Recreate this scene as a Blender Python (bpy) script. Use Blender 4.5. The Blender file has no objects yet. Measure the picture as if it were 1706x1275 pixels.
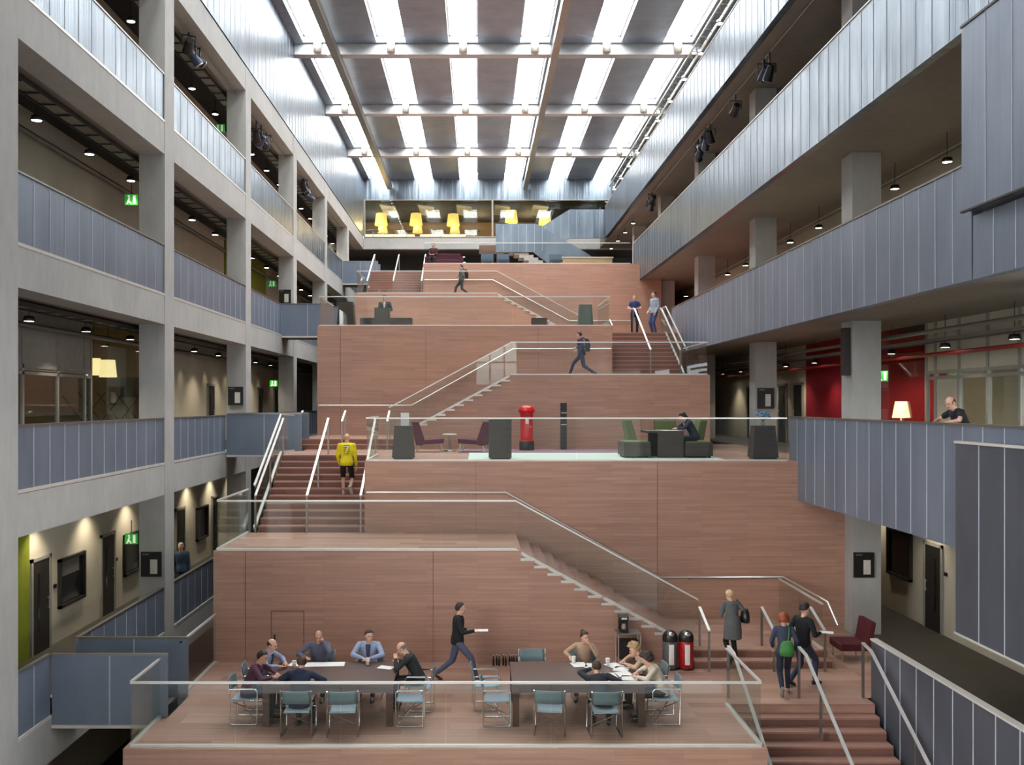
import bpy, bmesh, math, random
from mathutils import Vector, Matrix, Quaternion
V = Vector
random.seed(7)
scene = bpy.context.scene
COL = scene.collection
F = 1600.0; CZ = 5.8; VX = 796.0; VY = 672.0      # focal length in pixels of a 1706-wide frame, eye height, vanishing point
def wx(px, Y): return (px - VX) * Y / F
def wz(py, Y): return CZ + (VY - py) * Y / F
R = math.radians
def lin(c):
    c = c / 255.0
    return c / 12.92 if c <= .04045 else ((c + .055) / 1.055) ** 2.4
def S(r, g, b): return (lin(r), lin(g), lin(b), 1.0)

# ---------------------------------------------------------------- materials
def newmat(name):
    m = bpy.data.materials.new(name); m.use_nodes = True
    nt = m.node_tree; b = nt.nodes['Principled BSDF']
    return m, nt, b
def link(nt, a, b): nt.links.new(a, b)
def coords(nt, scale=(1, 1, 1), obj=False, swap=None):
    if obj:
        src = nt.nodes.new('ShaderNodeTexCoord').outputs['Object']
    else:
        src = nt.nodes.new('ShaderNodeNewGeometry').outputs['Position']
    if swap:
        sp = nt.nodes.new('ShaderNodeSeparateXYZ'); cb = nt.nodes.new('ShaderNodeCombineXYZ')
        link(nt, src, sp.inputs[0])
        for i, a in enumerate(swap): link(nt, sp.outputs[a], cb.inputs[i])
        src = cb.outputs[0]
    mp = nt.nodes.new('ShaderNodeMapping'); mp.inputs['Scale'].default_value = scale
    link(nt, src, mp.inputs['Vector'])
    return mp.outputs[0]
def noise(nt, vec, scale=1.0, detail=4, rough=.55):
    n = nt.nodes.new('ShaderNodeTexNoise'); n.inputs['Scale'].default_value = scale
    n.inputs['Detail'].default_value = detail; n.inputs['Roughness'].default_value = rough
    link(nt, vec, n.inputs['Vector']); return n.outputs['Fac']
def ramp(nt, fac, c0, c1, p0=.3, p1=.7):
    r = nt.nodes.new('ShaderNodeValToRGB'); e = r.color_ramp.elements
    e[0].position = p0; e[0].color = c0; e[1].position = p1; e[1].color = c1
    link(nt, fac, r.inputs[0]); return r.outputs[0]
def mix(nt, a, b, fac=.5, mode='MIX'):
    m = nt.nodes.new('ShaderNodeMixRGB'); m.blend_type = mode
    if isinstance(fac, float): m.inputs[0].default_value = fac
    else: link(nt, fac, m.inputs[0])
    for i, c in ((1, a), (2, b)):
        if isinstance(c, tuple): m.inputs[i].default_value = c
        else: link(nt, c, m.inputs[i])
    return m.outputs[0]
def bump(nt, b, h, strength=.2, dist=.02):
    n = nt.nodes.new('ShaderNodeBump'); n.inputs['Strength'].default_value = strength; n.inputs['Distance'].default_value = dist
    link(nt, h, n.inputs['Height']); link(nt, n.outputs[0], b.inputs['Normal'])
_cache = {}
def plain(name, col, rough=.6, metal=0.0, var=.08, nscale=6.0, bmp=0.0, spec=.5):
    """a painted, woven or moulded surface with a little mottling"""
    if name in _cache: return _cache[name]
    m, nt, b = newmat(name)
    v = coords(nt, obj=True); n = noise(nt, v, nscale)
    lo = tuple(max(0, c * (1 - var)) for c in col[:3]) + (1,); hi = tuple(min(1, c * (1 + var)) for c in col[:3]) + (1,)
    link(nt, ramp(nt, n, lo, hi), b.inputs['Base Color'])
    b.inputs['Roughness'].default_value = rough; b.inputs['Metallic'].default_value = metal
    b.inputs['Specular IOR Level'].default_value = spec
    if bmp: bump(nt, b, noise(nt, v, nscale * 12), bmp, .005)
    _cache[name] = m; return m
def emit(name, col, strength):
    m, nt, b = newmat(name)
    b.inputs['Base Color'].default_value = tuple(col[:3]) + (1,)
    b.inputs['Emission Color'].default_value = col; b.inputs['Emission Strength'].default_value = strength
    return m
def concrete(name, c0, c1, rough=.75):
    m, nt, b = newmat(name)
    v = coords(nt); big = noise(nt, v, .55, 3); fine = noise(nt, coords(nt, (1, 1, .35)), 5, 6, .7)
    c = mix(nt, ramp(nt, big, c0, c1, .25, .75), ramp(nt, fine, c0, c1, .25, .75), .5)
    link(nt, c, b.inputs['Base Color']); b.inputs['Roughness'].default_value = rough
    bump(nt, b, fine, .12, .01); return m
def stone(name, c0, c1, swap, row, width, rough=.55, joint=.8, off=.37):
    """sawn red sandstone in long thin courses"""
    m, nt, b = newmat(name)
    v = coords(nt, swap=swap)
    br = nt.nodes.new('ShaderNodeTexBrick'); link(nt, v, br.inputs['Vector'])
    br.offset = off; br.offset_frequency = 3; br.squash = 1.0
    br.inputs['Scale'].default_value = 1; br.inputs['Brick Width'].default_value = width; br.inputs['Row Height'].default_value = row
    br.inputs['Mortar Size'].default_value = .004; br.inputs['Mortar Smooth'].default_value = .3; br.inputs['Bias'].default_value = 0
    br.inputs['Color1'].default_value = c0; br.inputs['Color2'].default_value = c1
    br.inputs['Mortar'].default_value = tuple(x * joint for x in c0[:3]) + (1,)
    vs = coords(nt, (.45, 14, 1), swap=swap); streak = noise(nt, vs, 1.6, 6, .65)
    big = noise(nt, v, .35, 2)
    c = mix(nt, br.outputs['Color'], ramp(nt, streak, (.84, .83, .83, 1), (1.1, 1.1, 1.1, 1), .3, .7), 1.0, 'MULTIPLY')
    c = mix(nt, c, ramp(nt, big, (.9, .92, .95, 1), (1.05, 1.0, .97, 1), .3, .7), 1.0, 'MULTIPLY')
    link(nt, c, b.inputs['Base Color']); b.inputs['Roughness'].default_value = rough
    b.inputs['Specular IOR Level'].default_value = .35
    return m
def metal_sheet(name, c0, c1, rough, vs, bs=.25, metal=.85, swap='YXZ'):
    """galvanised sheet whose faint vertical ripples break up the reflections"""
    m, nt, b = newmat(name)
    rip = noise(nt, coords(nt, vs), 1.0, 3, .5); cloud = noise(nt, coords(nt, (1, 1, .5)), .9, 3)
    link(nt, ramp(nt, cloud, c0, c1), b.inputs['Base Color'])
    b.inputs['Metallic'].default_value = metal; b.inputs['Roughness'].default_value = rough
    bump(nt, b, rip, bs, .03); return m
def glassmat(name, tint, refl=.10):
    """thin pane: mostly clear, with a Fresnel reflection"""
    m, nt, b = newmat(name); nt.nodes.remove(b)
    out = nt.nodes['Material Output']
    tr = nt.nodes.new('ShaderNodeBsdfTransparent'); tr.inputs[0].default_value = tint
    gl = nt.nodes.new('ShaderNodeBsdfGlossy'); gl.inputs['Roughness'].default_value = .02; gl.inputs[0].default_value = (.9, .95, .93, 1)
    lw = nt.nodes.new('ShaderNodeLayerWeight'); lw.inputs[0].default_value = .5          # facing = 1 - cos of the viewing angle
    pw = nt.nodes.new('ShaderNodeMath'); pw.operation = 'POWER'; link(nt, lw.outputs['Facing'], pw.inputs[0]); pw.inputs[1].default_value = 5
    fac = nt.nodes.new('ShaderNodeMath'); fac.operation = 'MULTIPLY_ADD'
    link(nt, pw.outputs[0], fac.inputs[0]); fac.inputs[1].default_value = refl * 9; fac.inputs[2].default_value = refl * .4
    mx = nt.nodes.new('ShaderNodeMixShader'); link(nt, fac.outputs[0], mx.inputs[0])
    link(nt, tr.outputs[0], mx.inputs[1]); link(nt, gl.outputs[0], mx.inputs[2]); link(nt, mx.outputs[0], out.inputs[0])
    return m

M = {}
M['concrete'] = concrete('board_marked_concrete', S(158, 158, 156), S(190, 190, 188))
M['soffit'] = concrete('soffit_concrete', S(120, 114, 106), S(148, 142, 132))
M['dark_floor'] = concrete('gallery_carpet', S(62, 58, 52), S(84, 79, 70), .9)
M['ground'] = concrete('ground_floor', S(60, 55, 50), S(80, 74, 66), .8)
SC0, SC1 = S(186, 148, 130), S(176, 138, 121)
M['wall_x'] = stone('sandstone_wall_front', SC0, SC1, 'XZY', .085, 1.15)
M['wall_y'] = stone('sandstone_wall_side', SC0, SC1, 'YZX', .085, 1.15)
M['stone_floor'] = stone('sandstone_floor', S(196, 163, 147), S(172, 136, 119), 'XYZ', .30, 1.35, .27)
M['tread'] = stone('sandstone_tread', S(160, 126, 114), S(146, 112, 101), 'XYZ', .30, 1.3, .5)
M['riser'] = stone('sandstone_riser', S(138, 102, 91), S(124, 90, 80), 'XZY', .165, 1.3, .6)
M['panel'] = metal_sheet('zinc_mesh_panel', S(113, 124, 141), S(130, 141, 158), .42, (5, 5, .25), .25, .4)
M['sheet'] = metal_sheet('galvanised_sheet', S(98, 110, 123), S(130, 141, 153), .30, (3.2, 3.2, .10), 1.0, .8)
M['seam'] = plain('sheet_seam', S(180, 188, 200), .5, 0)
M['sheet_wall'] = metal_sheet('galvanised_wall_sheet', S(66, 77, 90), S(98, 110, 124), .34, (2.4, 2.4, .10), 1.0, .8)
M['panel_dark'] = metal_sheet('perforated_screen', S(84, 89, 99), S(98, 103, 113), .5, (5, 5, .3), .1, .5)  # darker panel: the dim light of the near right put into the colour
M['roof_metal'] = metal_sheet('ribbed_roof_metal', S(136, 147, 160), S(154, 164, 178), .42, (.3, 9, .3), .35, .6)
M['roof_white'] = plain('roof_paint', S(205, 208, 212), .45)
M['steel'] = plain('brushed_steel', S(225, 224, 220), .28, .9, .04)
M['rail_light'] = plain('satin_handrail', S(228, 228, 224), .3, .55, .03)
M['steel_dark'] = plain('dull_steel', S(150, 146, 140), .35, .9, .05)
M['trim'] = plain('aluminium_trim', S(215, 212, 206), .4, .3, .04)
M['glass'] = glassmat('clear_glass', (.925, .945, .935, 1), .06)
M['glass2'] = glassmat('window_glass', (.80, .84, .82, 1))
M['skyglass'] = glassmat('skylight_glass', (.97, .98, .98, 1), .02)
M['cream'] = plain('cream_plaster', S(196, 190, 172), .8, 0, .04, 1.5)
M['white'] = plain('white_paint', S(215, 213, 205), .6)
M['dark_frame'] = plain('dark_metal_frame', S(52, 50, 48), .45, .3)
M['black'] = plain('black_plastic', S(22, 23, 26), .4)
M['grey_frame'] = plain('grey_joinery', S(150, 148, 140), .5)
M['dark_glass'] = plain('dark_window', S(28, 28, 28), .08, 0, .05)
M['olive'] = plain('olive_paint', S(128, 138, 32), .7)
M['red_wall'] = plain('crimson_wall', S(196, 32, 48), .55)
M['red_dark'] = plain('dark_red_wall', S(140, 18, 36), .6)
M['services'] = plain('dark_services', S(42, 40, 38), .8)
M['cafe_wall'] = plain('cafe_back_wall', S(120, 96, 66), .7)
M['pipe'] = plain('service_pipe', S(120, 116, 110), .4, .4)
M['red_pipe'] = plain('red_pipe', S(150, 36, 30), .45)
M['lamp'] = emit('lamp_face', (1, .93, .80, 1), 14)
M['exit_green'] = emit('exit_green', (.04, .42, .06, 1), .22)
M['white_lit'] = emit('lit_white', (.8, 1, .8, 1), .3)
M['amber'] = emit('amber_shade', (1, .66, .16, 1), 1.3)
M['warm_shade'] = emit('warm_shade', (1, .78, .38, 1), 1.6)
M['counter_light'] = emit('counter_light', (1, .86, .55, 1), 3.5)

# ---------------------------------------------------------------- mesh builder
class MB:
    def __init__(s): s.v = []; s.f = []; s.mi = []; s.sm = []; s.m = 0; s.smooth = False
    def add(s, vs, fs, smooth=None):
        o = len(s.v); s.v += [V(p) for p in vs]
        for f in fs:
            s.f.append([o + i for i in f]); s.mi.append(s.m); s.sm.append(s.smooth if smooth is None else smooth)
    def box(s, x0, y0, z0, x1, y1, z1):
        x0, x1 = sorted((x0, x1)); y0, y1 = sorted((y0, y1)); z0, z1 = sorted((z0, z1))
        s.add([(x0, y0, z0), (x1, y0, z0), (x1, y1, z0), (x0, y1, z0), (x0, y0, z1), (x1, y0, z1), (x1, y1, z1), (x0, y1, z1)],
              [(0, 3, 2, 1), (4, 5, 6, 7), (0, 1, 5, 4), (1, 2, 6, 5), (2, 3, 7, 6), (3, 0, 4, 7)])
    def bx(s, c, d, rot=None):
        """box by centre and size, optionally turned by a matrix"""
        h = V(d) / 2; vs = [V((sx * h.x, sy * h.y, sz * h.z)) for sz in (-1, 1) for sx, sy in ((-1, -1), (1, -1), (1, 1), (-1, 1))]
        if rot is not None: vs = [rot @ p for p in vs]
        s.add([V(c) + p for p in vs], [(0, 3, 2, 1), (4, 5, 6, 7), (0, 1, 5, 4), (1, 2, 6, 5), (2, 3, 7, 6), (3, 0, 4, 7)])
    def prism(s, poly, axis, a, b):
        """2-D outline extruded along an axis (0 x, 1 y, 2 z)"""
        def P(p, t):
            q = [p[0], p[1]]; q.insert(axis, t); return tuple(q)
        n = len(poly); vs = [P(p, a) for p in poly] + [P(p, b) for p in poly]
        fs = [tuple(range(n))[::-1], tuple(range(n, 2 * n))] + [(i, (i + 1) % n, n + (i + 1) % n, n + i) for i in range(n)]
        s.add(vs, fs)
    def ring(s, c, u, w, ru, rw, n):
        return [c + u * (ru * math.cos(2 * math.pi * i / n)) + w * (rw * math.sin(2 * math.pi * i / n)) for i in range(n)]
    def loft(s, rings, cap=True, smooth=True):
        n = len(rings[0]); vs = [p for r in rings for p in r]; fs = []
        for k in range(len(rings) - 1):
            for i in range(n):
                fs.append((k * n + i, k * n + (i + 1) % n, (k + 1) * n + (i + 1) % n, (k + 1) * n + i))
        s.add(vs, fs, smooth)
        if cap:
            o = len(rings) - 1
            s.add(rings[0], [tuple(range(n))[::-1]], False); s.add(rings[-1], [tuple(range(n))], False)
    def tube(s, p, q, r, n=8, r2=None):
        p, q = V(p), V(q); d = (q - p).normalized()
        u = d.orthogonal().normalized(); w = d.cross(u)
        s.loft([s.ring(p, u, w, r, r, n), s.ring(q, u, w, r2 or r, r2 or r, n)])
    def path(s, pts, r, n=8):
        pts = [V(p) for p in pts]; rings = []; u = None
        for i, p in enumerate(pts):
            a = (p - pts[i - 1]).normalized() if i else None; b = (pts[i + 1] - p).normalized() if i < len(pts) - 1 else None
            d = (a + b).normalized() if a and b and (a + b).length > 1e-4 else (a or b)
            if u is None: u = d.orthogonal().normalized()
            u = (u - d * u.dot(d)).normalized(); w = d.cross(u)
            k = 1 / max(.5, d.dot(a)) if a else 1
            rings.append(s.ring(p, u, w, r * (k if b else 1), r * (k if b else 1), n))
        s.loft(rings)
    def bar(s, pts, wd, ht):
        """flat bar along a polyline: section kept upright"""
        pts = [V(p) for p in pts]; rings = []
        for i, p in enumerate(pts):
            a = (p - pts[i - 1]).normalized() if i else None; b = (pts[i + 1] - p).normalized() if i < len(pts) - 1 else None
            d = (a + b).normalized() if a and b else (a or b)
            h = V((d.y, -d.x, 0)); h = h.normalized() if h.length > 1e-5 else V((1, 0, 0))
            k = 1.0
            if a and b:
                ha = V((a.x, a.y, 0)); hb = V((d.x, d.y, 0))
                if ha.length > 1e-4 and hb.length > 1e-4: k = 1 / max(.5, ha.normalized().dot(hb.normalized()))
            h = h * (wd / 2 * k); z = V((0, 0, ht / 2))
            rings.append([p - h - z, p + h - z, p + h + z, p - h + z])
        s.loft(rings, True, False)
    def lathe(s, prof, c=(0, 0, 0), n=24, smooth=True):
        c = V(c); s.loft([s.ring(c + V((0, 0, z)), V((1, 0, 0)), V((0, 1, 0)), r, r, n) for r, z in prof], True, smooth)
    def ball(s, c, r, mat3=None, n=12, k=8):
        c = V(c); r = V(r) if not isinstance(r, (int, float)) else V((r, r, r)); vs = []; fs = []
        for j in range(1, k):
            t = math.pi * j / k
            for i in range(n):
                a = 2 * math.pi * i / n
                p = V((r.x * math.sin(t) * math.cos(a), r.y * math.sin(t) * math.sin(a), r.z * math.cos(t)))
                vs.append(p)
        vs += [V((0, 0, r.z)), V((0, 0, -r.z))]; T, B = len(vs) - 2, len(vs) - 1
        for j in range(k - 2):
            for i in range(n): fs.append((j * n + i, (j + 1) * n + i, (j + 1) * n + (i + 1) % n, j * n + (i + 1) % n))
        for i in range(n):
            fs.append((T, i, (i + 1) % n)); fs.append((B, (k - 2) * n + (i + 1) % n, (k - 2) * n + i))
        if mat3 is not None: vs = [mat3 @ p for p in vs]
        s.add([c + p for p in vs], fs, True)
    def mesh(s, name, off=V((0, 0, 0))):
        me = bpy.data.meshes.new(name); me.from_pydata([tuple(p - off) for p in s.v], [], s.f)
        me.polygons.foreach_set('material_index', s.mi); me.polygons.foreach_set('use_smooth', s.sm)
        bm = bmesh.new(); bm.from_mesh(me); bmesh.ops.recalc_face_normals(bm, faces=bm.faces); bm.to_mesh(me); bm.free()
        me.update(); return me
    def build(s, name, mats, parent=None, world=False, bevel=0.0, loc=None):
        """ONE mesh object. world=True: the points are world points and are shifted into the parent's frame"""
        off = V((0, 0, 0))
        if world and parent is not None:
            p = parent
            while p is not None: off += p.location; p = p.parent
        if loc is not None: off = V(loc)
        me = s.mesh(name, off); o = bpy.data.objects.new(name, me); COL.objects.link(o)
        for m in (mats if isinstance(mats, (list, tuple)) else [mats]): me.materials.append(M[m] if isinstance(m, str) else m)
        if parent is not None: o.parent = parent
        if loc is not None: o.location = loc
        if bevel:
            b = o.modifiers.new('Bevel', 'BEVEL'); b.width = bevel; b.segments = 2; b.limit_method = 'ANGLE'
        return o
def tag(o, label, cat, group=None, kind=None):
    o['label'] = label; o['category'] = cat
    if group: o['group'] = group
    if kind: o['kind'] = kind
    return o
def thing(name, label, cat, loc=(0, 0, 0), rot=0.0, group=None):
    o = bpy.data.objects.new(name, None); o.empty_display_size = .1; COL.objects.link(o)
    o.location = loc; o.rotation_euler = (0, 0, R(rot)); return tag(o, label, cat, group)
def struct(name, mb, mats, parent=None, bevel=0.0):
    o = mb.build(name, mats, parent, world=parent is not None, bevel=bevel)
    if parent is None: o['kind'] = 'structure'
    return o
def dup(root, loc, rot=0.0, label=None, group=None):
    r = root.copy(); COL.objects.link(r); r.location = loc; r.rotation_euler = (0, 0, R(rot))
    if label: r['label'] = label
    if group: r['group'] = group
    for ch in list(root.children):
        c = ch.copy(); COL.objects.link(c); c.parent = r
        for g in list(ch.children):
            d = g.copy(); COL.objects.link(d); d.parent = c
    return r
def sbox(name, mats, *b):
    mb = MB(); mb.box(*b); return struct(name, mb, mats)

# ---------------------------------------------------------------- camera
cam = bpy.data.cameras.new('camera'); camo = bpy.data.objects.new('camera', cam); COL.objects.link(camo)
cam.sensor_width = 36; cam.lens = 36 * F / 1706
cam.shift_x = (853 - VX) / 1706; cam.shift_y = -(637.5 - VY) / 1706
camo.location = (0, 0, CZ); camo.rotation_euler = (R(90), 0, 0)
cam.clip_end = 400; cam.clip_start = .1
scene.camera = camo
def wood(name, c0, c1, rough=.4):
    m, nt, b = newmat(name); v = coords(nt, (1.2, 14, 14), obj=True)
    link(nt, ramp(nt, noise(nt, v, 1.4, 6, .6), c0, c1), b.inputs['Base Color']); b.inputs['Roughness'].default_value = rough; return m
M['wood_light'] = wood('pale_wood', S(170, 140, 100), S(196, 166, 124))
M['wood_table'] = wood('dark_table_wood', S(66, 44, 38), S(92, 64, 54), .33)
M['wenge'] = wood('wenge_veneer', S(44, 36, 32), S(66, 54, 47), .45)
M['blue_fabric'] = plain('blue_grey_upholstery', S(146, 162, 174), .7, 0, .06, 30, .1)
M['teal_mesh'] = plain('chair_back_mesh', S(112, 132, 138), .6, 0, .06, 30)
M['chrome'] = plain('chrome_tube', S(215, 215, 215), .16, 1.0, .03)
# ================================================================ ARCHITECTURE
L1, L2, L3, L4, L5 = 0.0, 4.31, 8.62, 12.88, 17.2
XL, XR = -7.85, 8.2                 # atrium faces of the left frame and of the right parapets
COLY = [24.1 + 8.42 * k for k in range(-3, 5)]   # near faces of the columns
ROOF = 21.2

def block(name, *b):
    """stone mass: floor slot on top, front and side wall slots"""
    mb = MB(); mb.box(*b)
    mb.mi = [0, 0, 1, 2, 1, 2]
    return struct(name, mb, ['stone_floor', 'wall_x', 'wall_y'])

# ---- terraces
block('terrace_block', -5.95, 16.1, -4.0, 4.86, 18.5, 0)
block('terrace_block', -5.95, 18.5, -4.0, 7.65, 24.6, 0)
block('terrace_block', -5.92, 21.5, 0, .97, 24.6, 2.49)
block('terrace_block', -2.9, 24.6, 0, 9.4, 27.9, L2)
block('terrace_block', -5.92, 27.9, 0, 9.4, 35, L2)
block('terrace_block', 1.04, 31.3, L2, 7.57, 35.0, 6.72)
block('terrace_block', -5.85, 35.0, L2, 4.9, 48.7, L3)
block('terrace_block', 4.9, 38.6, L2, 8.25, 48.7, L3)
block('terrace_block', -5.85, 45.7, L3, .97, 48.7, 11.03)
block('terrace_block', -2.77, 48.7, L3, 9.3, 52.1, L4)
block('terrace_block', -5.85, 52.1, L3, 9.3, 66, L4)

def flight(name, x0, x1, y0, y1, zb, z0, n, rise, run, axis, sign, ends=None):
    """solid flight: n treads starting at z0+rise. axis 'y' climbs along y, 'x' along x; sign gives the direction"""
    mb = MB(); a = y0 if axis == 'y' else (x0 if sign > 0 else x1)
    far = (y1 if axis == 'y' else (x1 if sign > 0 else x0))
    for k in range(n):
        z = z0 + rise * (k + 1); p = a + sign * run * k; q = a + sign * run * (k + 1)
        for zz0, zz1, sl in ((zb, z, None),):
            if axis == 'y': mb.box(x0, p, zz0, x1, q + (.0 if k < n - 1 else 0), zz1)
            else: mb.box(p, y0, zz0, q, y1, zz1)
            mb.mi[-6:] = [0, 0, 1, 2, 1, 2] if axis == 'y' else [0, 0, 2, 1, 2, 1]
            if axis == 'x': mb.mi[-6:] = [0, 0, 2, 1, 2, 1]
        mb.m = 3
        if axis == 'y': mb.box(x0, p - .004, z - .035, x1, p + .05, z + .003)          # nosing strip
        else: mb.box(p - sign * .01, y0 - .03, z - .05, q + sign * .01, y0 + .012, z + .006)   # pale tread end
        mb.m = 0
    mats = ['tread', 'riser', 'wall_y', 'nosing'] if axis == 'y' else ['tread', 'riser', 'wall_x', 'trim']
    return struct(name, mb, mats)
M['nosing'] = plain('nosing_stone', S(168, 124, 110), .5)
# lower stair down to the ground, from the first terrace towards the camera
mb = MB()
for k in range(24):
    z = -.165 * (k + 1); y = 18.5 - .3 * (k + 1)
    mb.box(4.86, y, -4.0, 7.62, y + .3, z); mb.mi[-6:] = [0, 0, 1, 2, 1, 2]
    mb.m = 3; mb.box(4.86, y - .004, z - .035, 7.62, y + .05, z + .003); mb.m = 0
mb.m = 3; mb.box(4.86, 18.494, -.035, 7.62, 18.55, .004)
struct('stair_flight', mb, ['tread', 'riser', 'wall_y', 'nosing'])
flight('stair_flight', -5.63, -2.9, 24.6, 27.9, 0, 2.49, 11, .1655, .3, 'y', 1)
flight('stair_flight', 4.9, 7.5, 35.0, 38.6, L2, 6.72, 11, .1727, .33, 'y', 1)
flight('stair_flight', -5.75, -2.77, 48.7, 52.1, L3, 11.03, 11, .168, .31, 'y', 1)
# flights seen in profile, climbing from a platform two steps up
flight('stair_flight', .97, 4.57, 21.5, 24.6, 0, .33, 12, .166, .3, 'x', -1)
flight('stair_flight', -2.56, 1.04, 31.3, 35, L2, 4.64, 12, .16, .3, 'x', 1)
flight('stair_flight', .97, 4.57, 45.7, 48.7, L3, 8.95, 12, .16, .3, 'x', -1)
def platform(x0, x1, yf, yb, zf):
    mb = MB()
    for k in range(2):
        y = yf - .3 + .3 * k; z = zf + .165 * (k + 1)
        mb.box(x0, y, zf, x1, yb if k else y + .3, z); mb.mi[-6:] = [0, 0, 1, 2, 1, 2]
        mb.m = 3; mb.box(x0, y - .004, z - .035, x1, y + .05, z + .003); mb.m = 0
    struct('stair_platform', mb, ['stone_floor', 'riser', 'wall_y', 'nosing'])
platform(4.57, 7.75, 21.3, 24.6, L1)
platform(-5.85, -2.56, 31.2, 35.0, L2)
platform(4.57, 7.75, 45.5, 48.7, L3)
for x0, x1, y, z0, z1 in ((-5.85, .97, 21.49, 0, 2.49), (-2.9, 9.4, 24.59, 0, L2), (-5.85, 4.9, 34.99, L2, L3)):   # open movement joints in the cladding
    mb = MB()
    for x in ((-5.2, -1.0) if y < 22 else ((-.05, 4.6) if y < 30 else (-5.0, -1.9, 2.2))):
        if x0 < x < x1: mb.box(x - .004, y - .001, z0 if y > 22 else .02, x + .004, y + .02, z1 - .02)
    struct('trim_joint', mb, 'riser')
mb = MB(); mb.box(-4.63, 21.487, .02, -4.615, 21.52, 1.15); mb.box(-3.9, 21.487, .02, -3.885, 21.52, 1.15); mb.box(-4.63, 21.487, 1.14, -3.885, 21.52, 1.155)
d = struct('door_1', mb, 'riser'); mb = MB(); mb.box(-4.56, 21.46, .5, -4.53, 21.5, .62); struct('door_handle', mb, 'dark_frame', d)

# ---- left frame
for y in COLY:
    sbox('concrete_column', 'concrete', XL - .65, y, -4, XL, y + .72, L5)
for zb, zt in ((-.8, 0), (3.5, 4.24), (7.78, 8.5), (12.05, 12.84), (16.4, L5)):
    sbox('concrete_beam', 'concrete', XL - .64, 2, zb, XL - .012, 66, zt)
for lv, zb in ((L1, -.8), (L2, 3.5), (L3, 7.78), (L4, 12.05), (L5, 16.4)):
    sbox('floor_slab', 'dark_floor', -10.2, 2, lv - .3, XL - .64, 75, lv)
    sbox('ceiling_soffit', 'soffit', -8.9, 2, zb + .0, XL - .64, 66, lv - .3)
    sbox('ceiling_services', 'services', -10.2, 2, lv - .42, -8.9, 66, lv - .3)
sbox('wall_left_lower', 'cream', -10.4, 2, -4, -10.2, 66, 3.9)
sbox('wall_left_glazed', 'cream', -10.4, 30.2, 3.9, -10.2, 66, 8.2)
sbox('wall_left_third', 'cream', -10.4, 2, 8.2, -10.2, 66, 12.5)
sbox('wall_left_fourth', 'cream', -10.4, 2, 12.5, -10.2, 66, 17)
sbox('wall_left_olive', 'olive', -10.22, 38.6, L3, -10.15, 46, 12.4)
sbox('wall_left_olive', 'olive', -10.22, 20.9, 0, -10.15, 21.75, 3.6)
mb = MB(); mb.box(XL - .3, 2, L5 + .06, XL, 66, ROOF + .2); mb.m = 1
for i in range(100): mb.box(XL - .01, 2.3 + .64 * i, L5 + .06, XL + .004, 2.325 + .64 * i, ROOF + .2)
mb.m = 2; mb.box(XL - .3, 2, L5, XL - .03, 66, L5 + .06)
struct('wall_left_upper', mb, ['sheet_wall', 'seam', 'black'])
sbox('ground', 'ground', -14, 0, -4.2, 14, 80, -4.0)

def parapet(label, axis, c, a0, a1, z0, z1, mat='panel', th=.06, step=.64, face=1, group=None, cap=True, trim=True):
    """metal-clad balustrade. axis 'y': runs along y at x=c and faces +x (face=1) or -x; axis 'x': along x at y=c facing -y"""
    r = thing('metal_balustrade', label, 'balustrade', (c, a0, z0) if axis == 'y' else (a0, c, z0), 0, group)
    def bx(mb, p0, p1, q0, q1, s0, s1):
        if axis == 'y': mb.box(c + min(p0 * face, p1 * face), q0, s0, c + max(p0 * face, p1 * face), q1, s1)
        else: mb.box(q0, c - p1, s0, q1, c - p0, s1)
    mb = MB(); bx(mb, -th, 0, a0, a1, z0, z1); mb.m = 1
    n = max(1, round((a1 - a0) / step))
    for i in range(1, n):
        y = a0 + (a1 - a0) * i / n; bx(mb, 0, .006, y - .012, y + .012, z0 + .02, z1)
    mb.build('panel_sheet', [mat, 'seam'], r, True)
    if cap:
        mb = MB(); bx(mb, -th - .015, .02, a0, a1, z1, z1 + .035); mb.build('cap_rail', 'steel_dark' if mat == 'panel' else 'trim', r, True)
    if trim:
        mb = MB(); bx(mb, -.02, .025, a0, a1, z0 - .03, z0 + .03); mb.build('base_trim', 'trim', r, True)
    return r
LEVN = {1: 'lowest', 2: 'second', 3: 'third', 4: 'topmost'}
BAYN = ['nearest bay of', 'first full bay of', 'second full bay of', 'third full bay of',
        'fourth full bay of', 'fifth full bay of', 'farthest bay of']
for lev, z0, z1, mat in ((1, .03, 1.15, 'panel'), (2, 4.28, 5.4, 'panel'), (3, 8.53, 9.76, 'panel'), (4, 12.88, 14.05, 'sheet')):
    cut = {1: (17.7, 18.95), 2: (30.0, 31.3), 3: (38.5, 39.8), 4: (55.8, 57.1)}[lev]
    for i in range(len(COLY)):
        a0 = COLY[i] + .72; a1 = COLY[i + 1] if i < len(COLY) - 1 else 65.9
        if a1 < 15: continue
        segs = [(a0, a1)]
        if a0 < cut[0] < a1: segs = [(a0, cut[0]), (cut[1], a1)]
        for j, (s0, s1) in enumerate(segs):
            if s1 - s0 < .3: continue
            side = '' if len(segs) == 1 else (', short of its bridge' if j == 0 else ', beyond its bridge')
            parapet('%s metal balustrade, %s the %s left gallery%s' % ('bright rippled' if lev == 4 else 'blue-grey', BAYN[i - 1], LEVN[lev], side),
                    'y', XL - .03, s0, s1, z0, z1, mat, group='left gallery balustrades')
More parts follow.
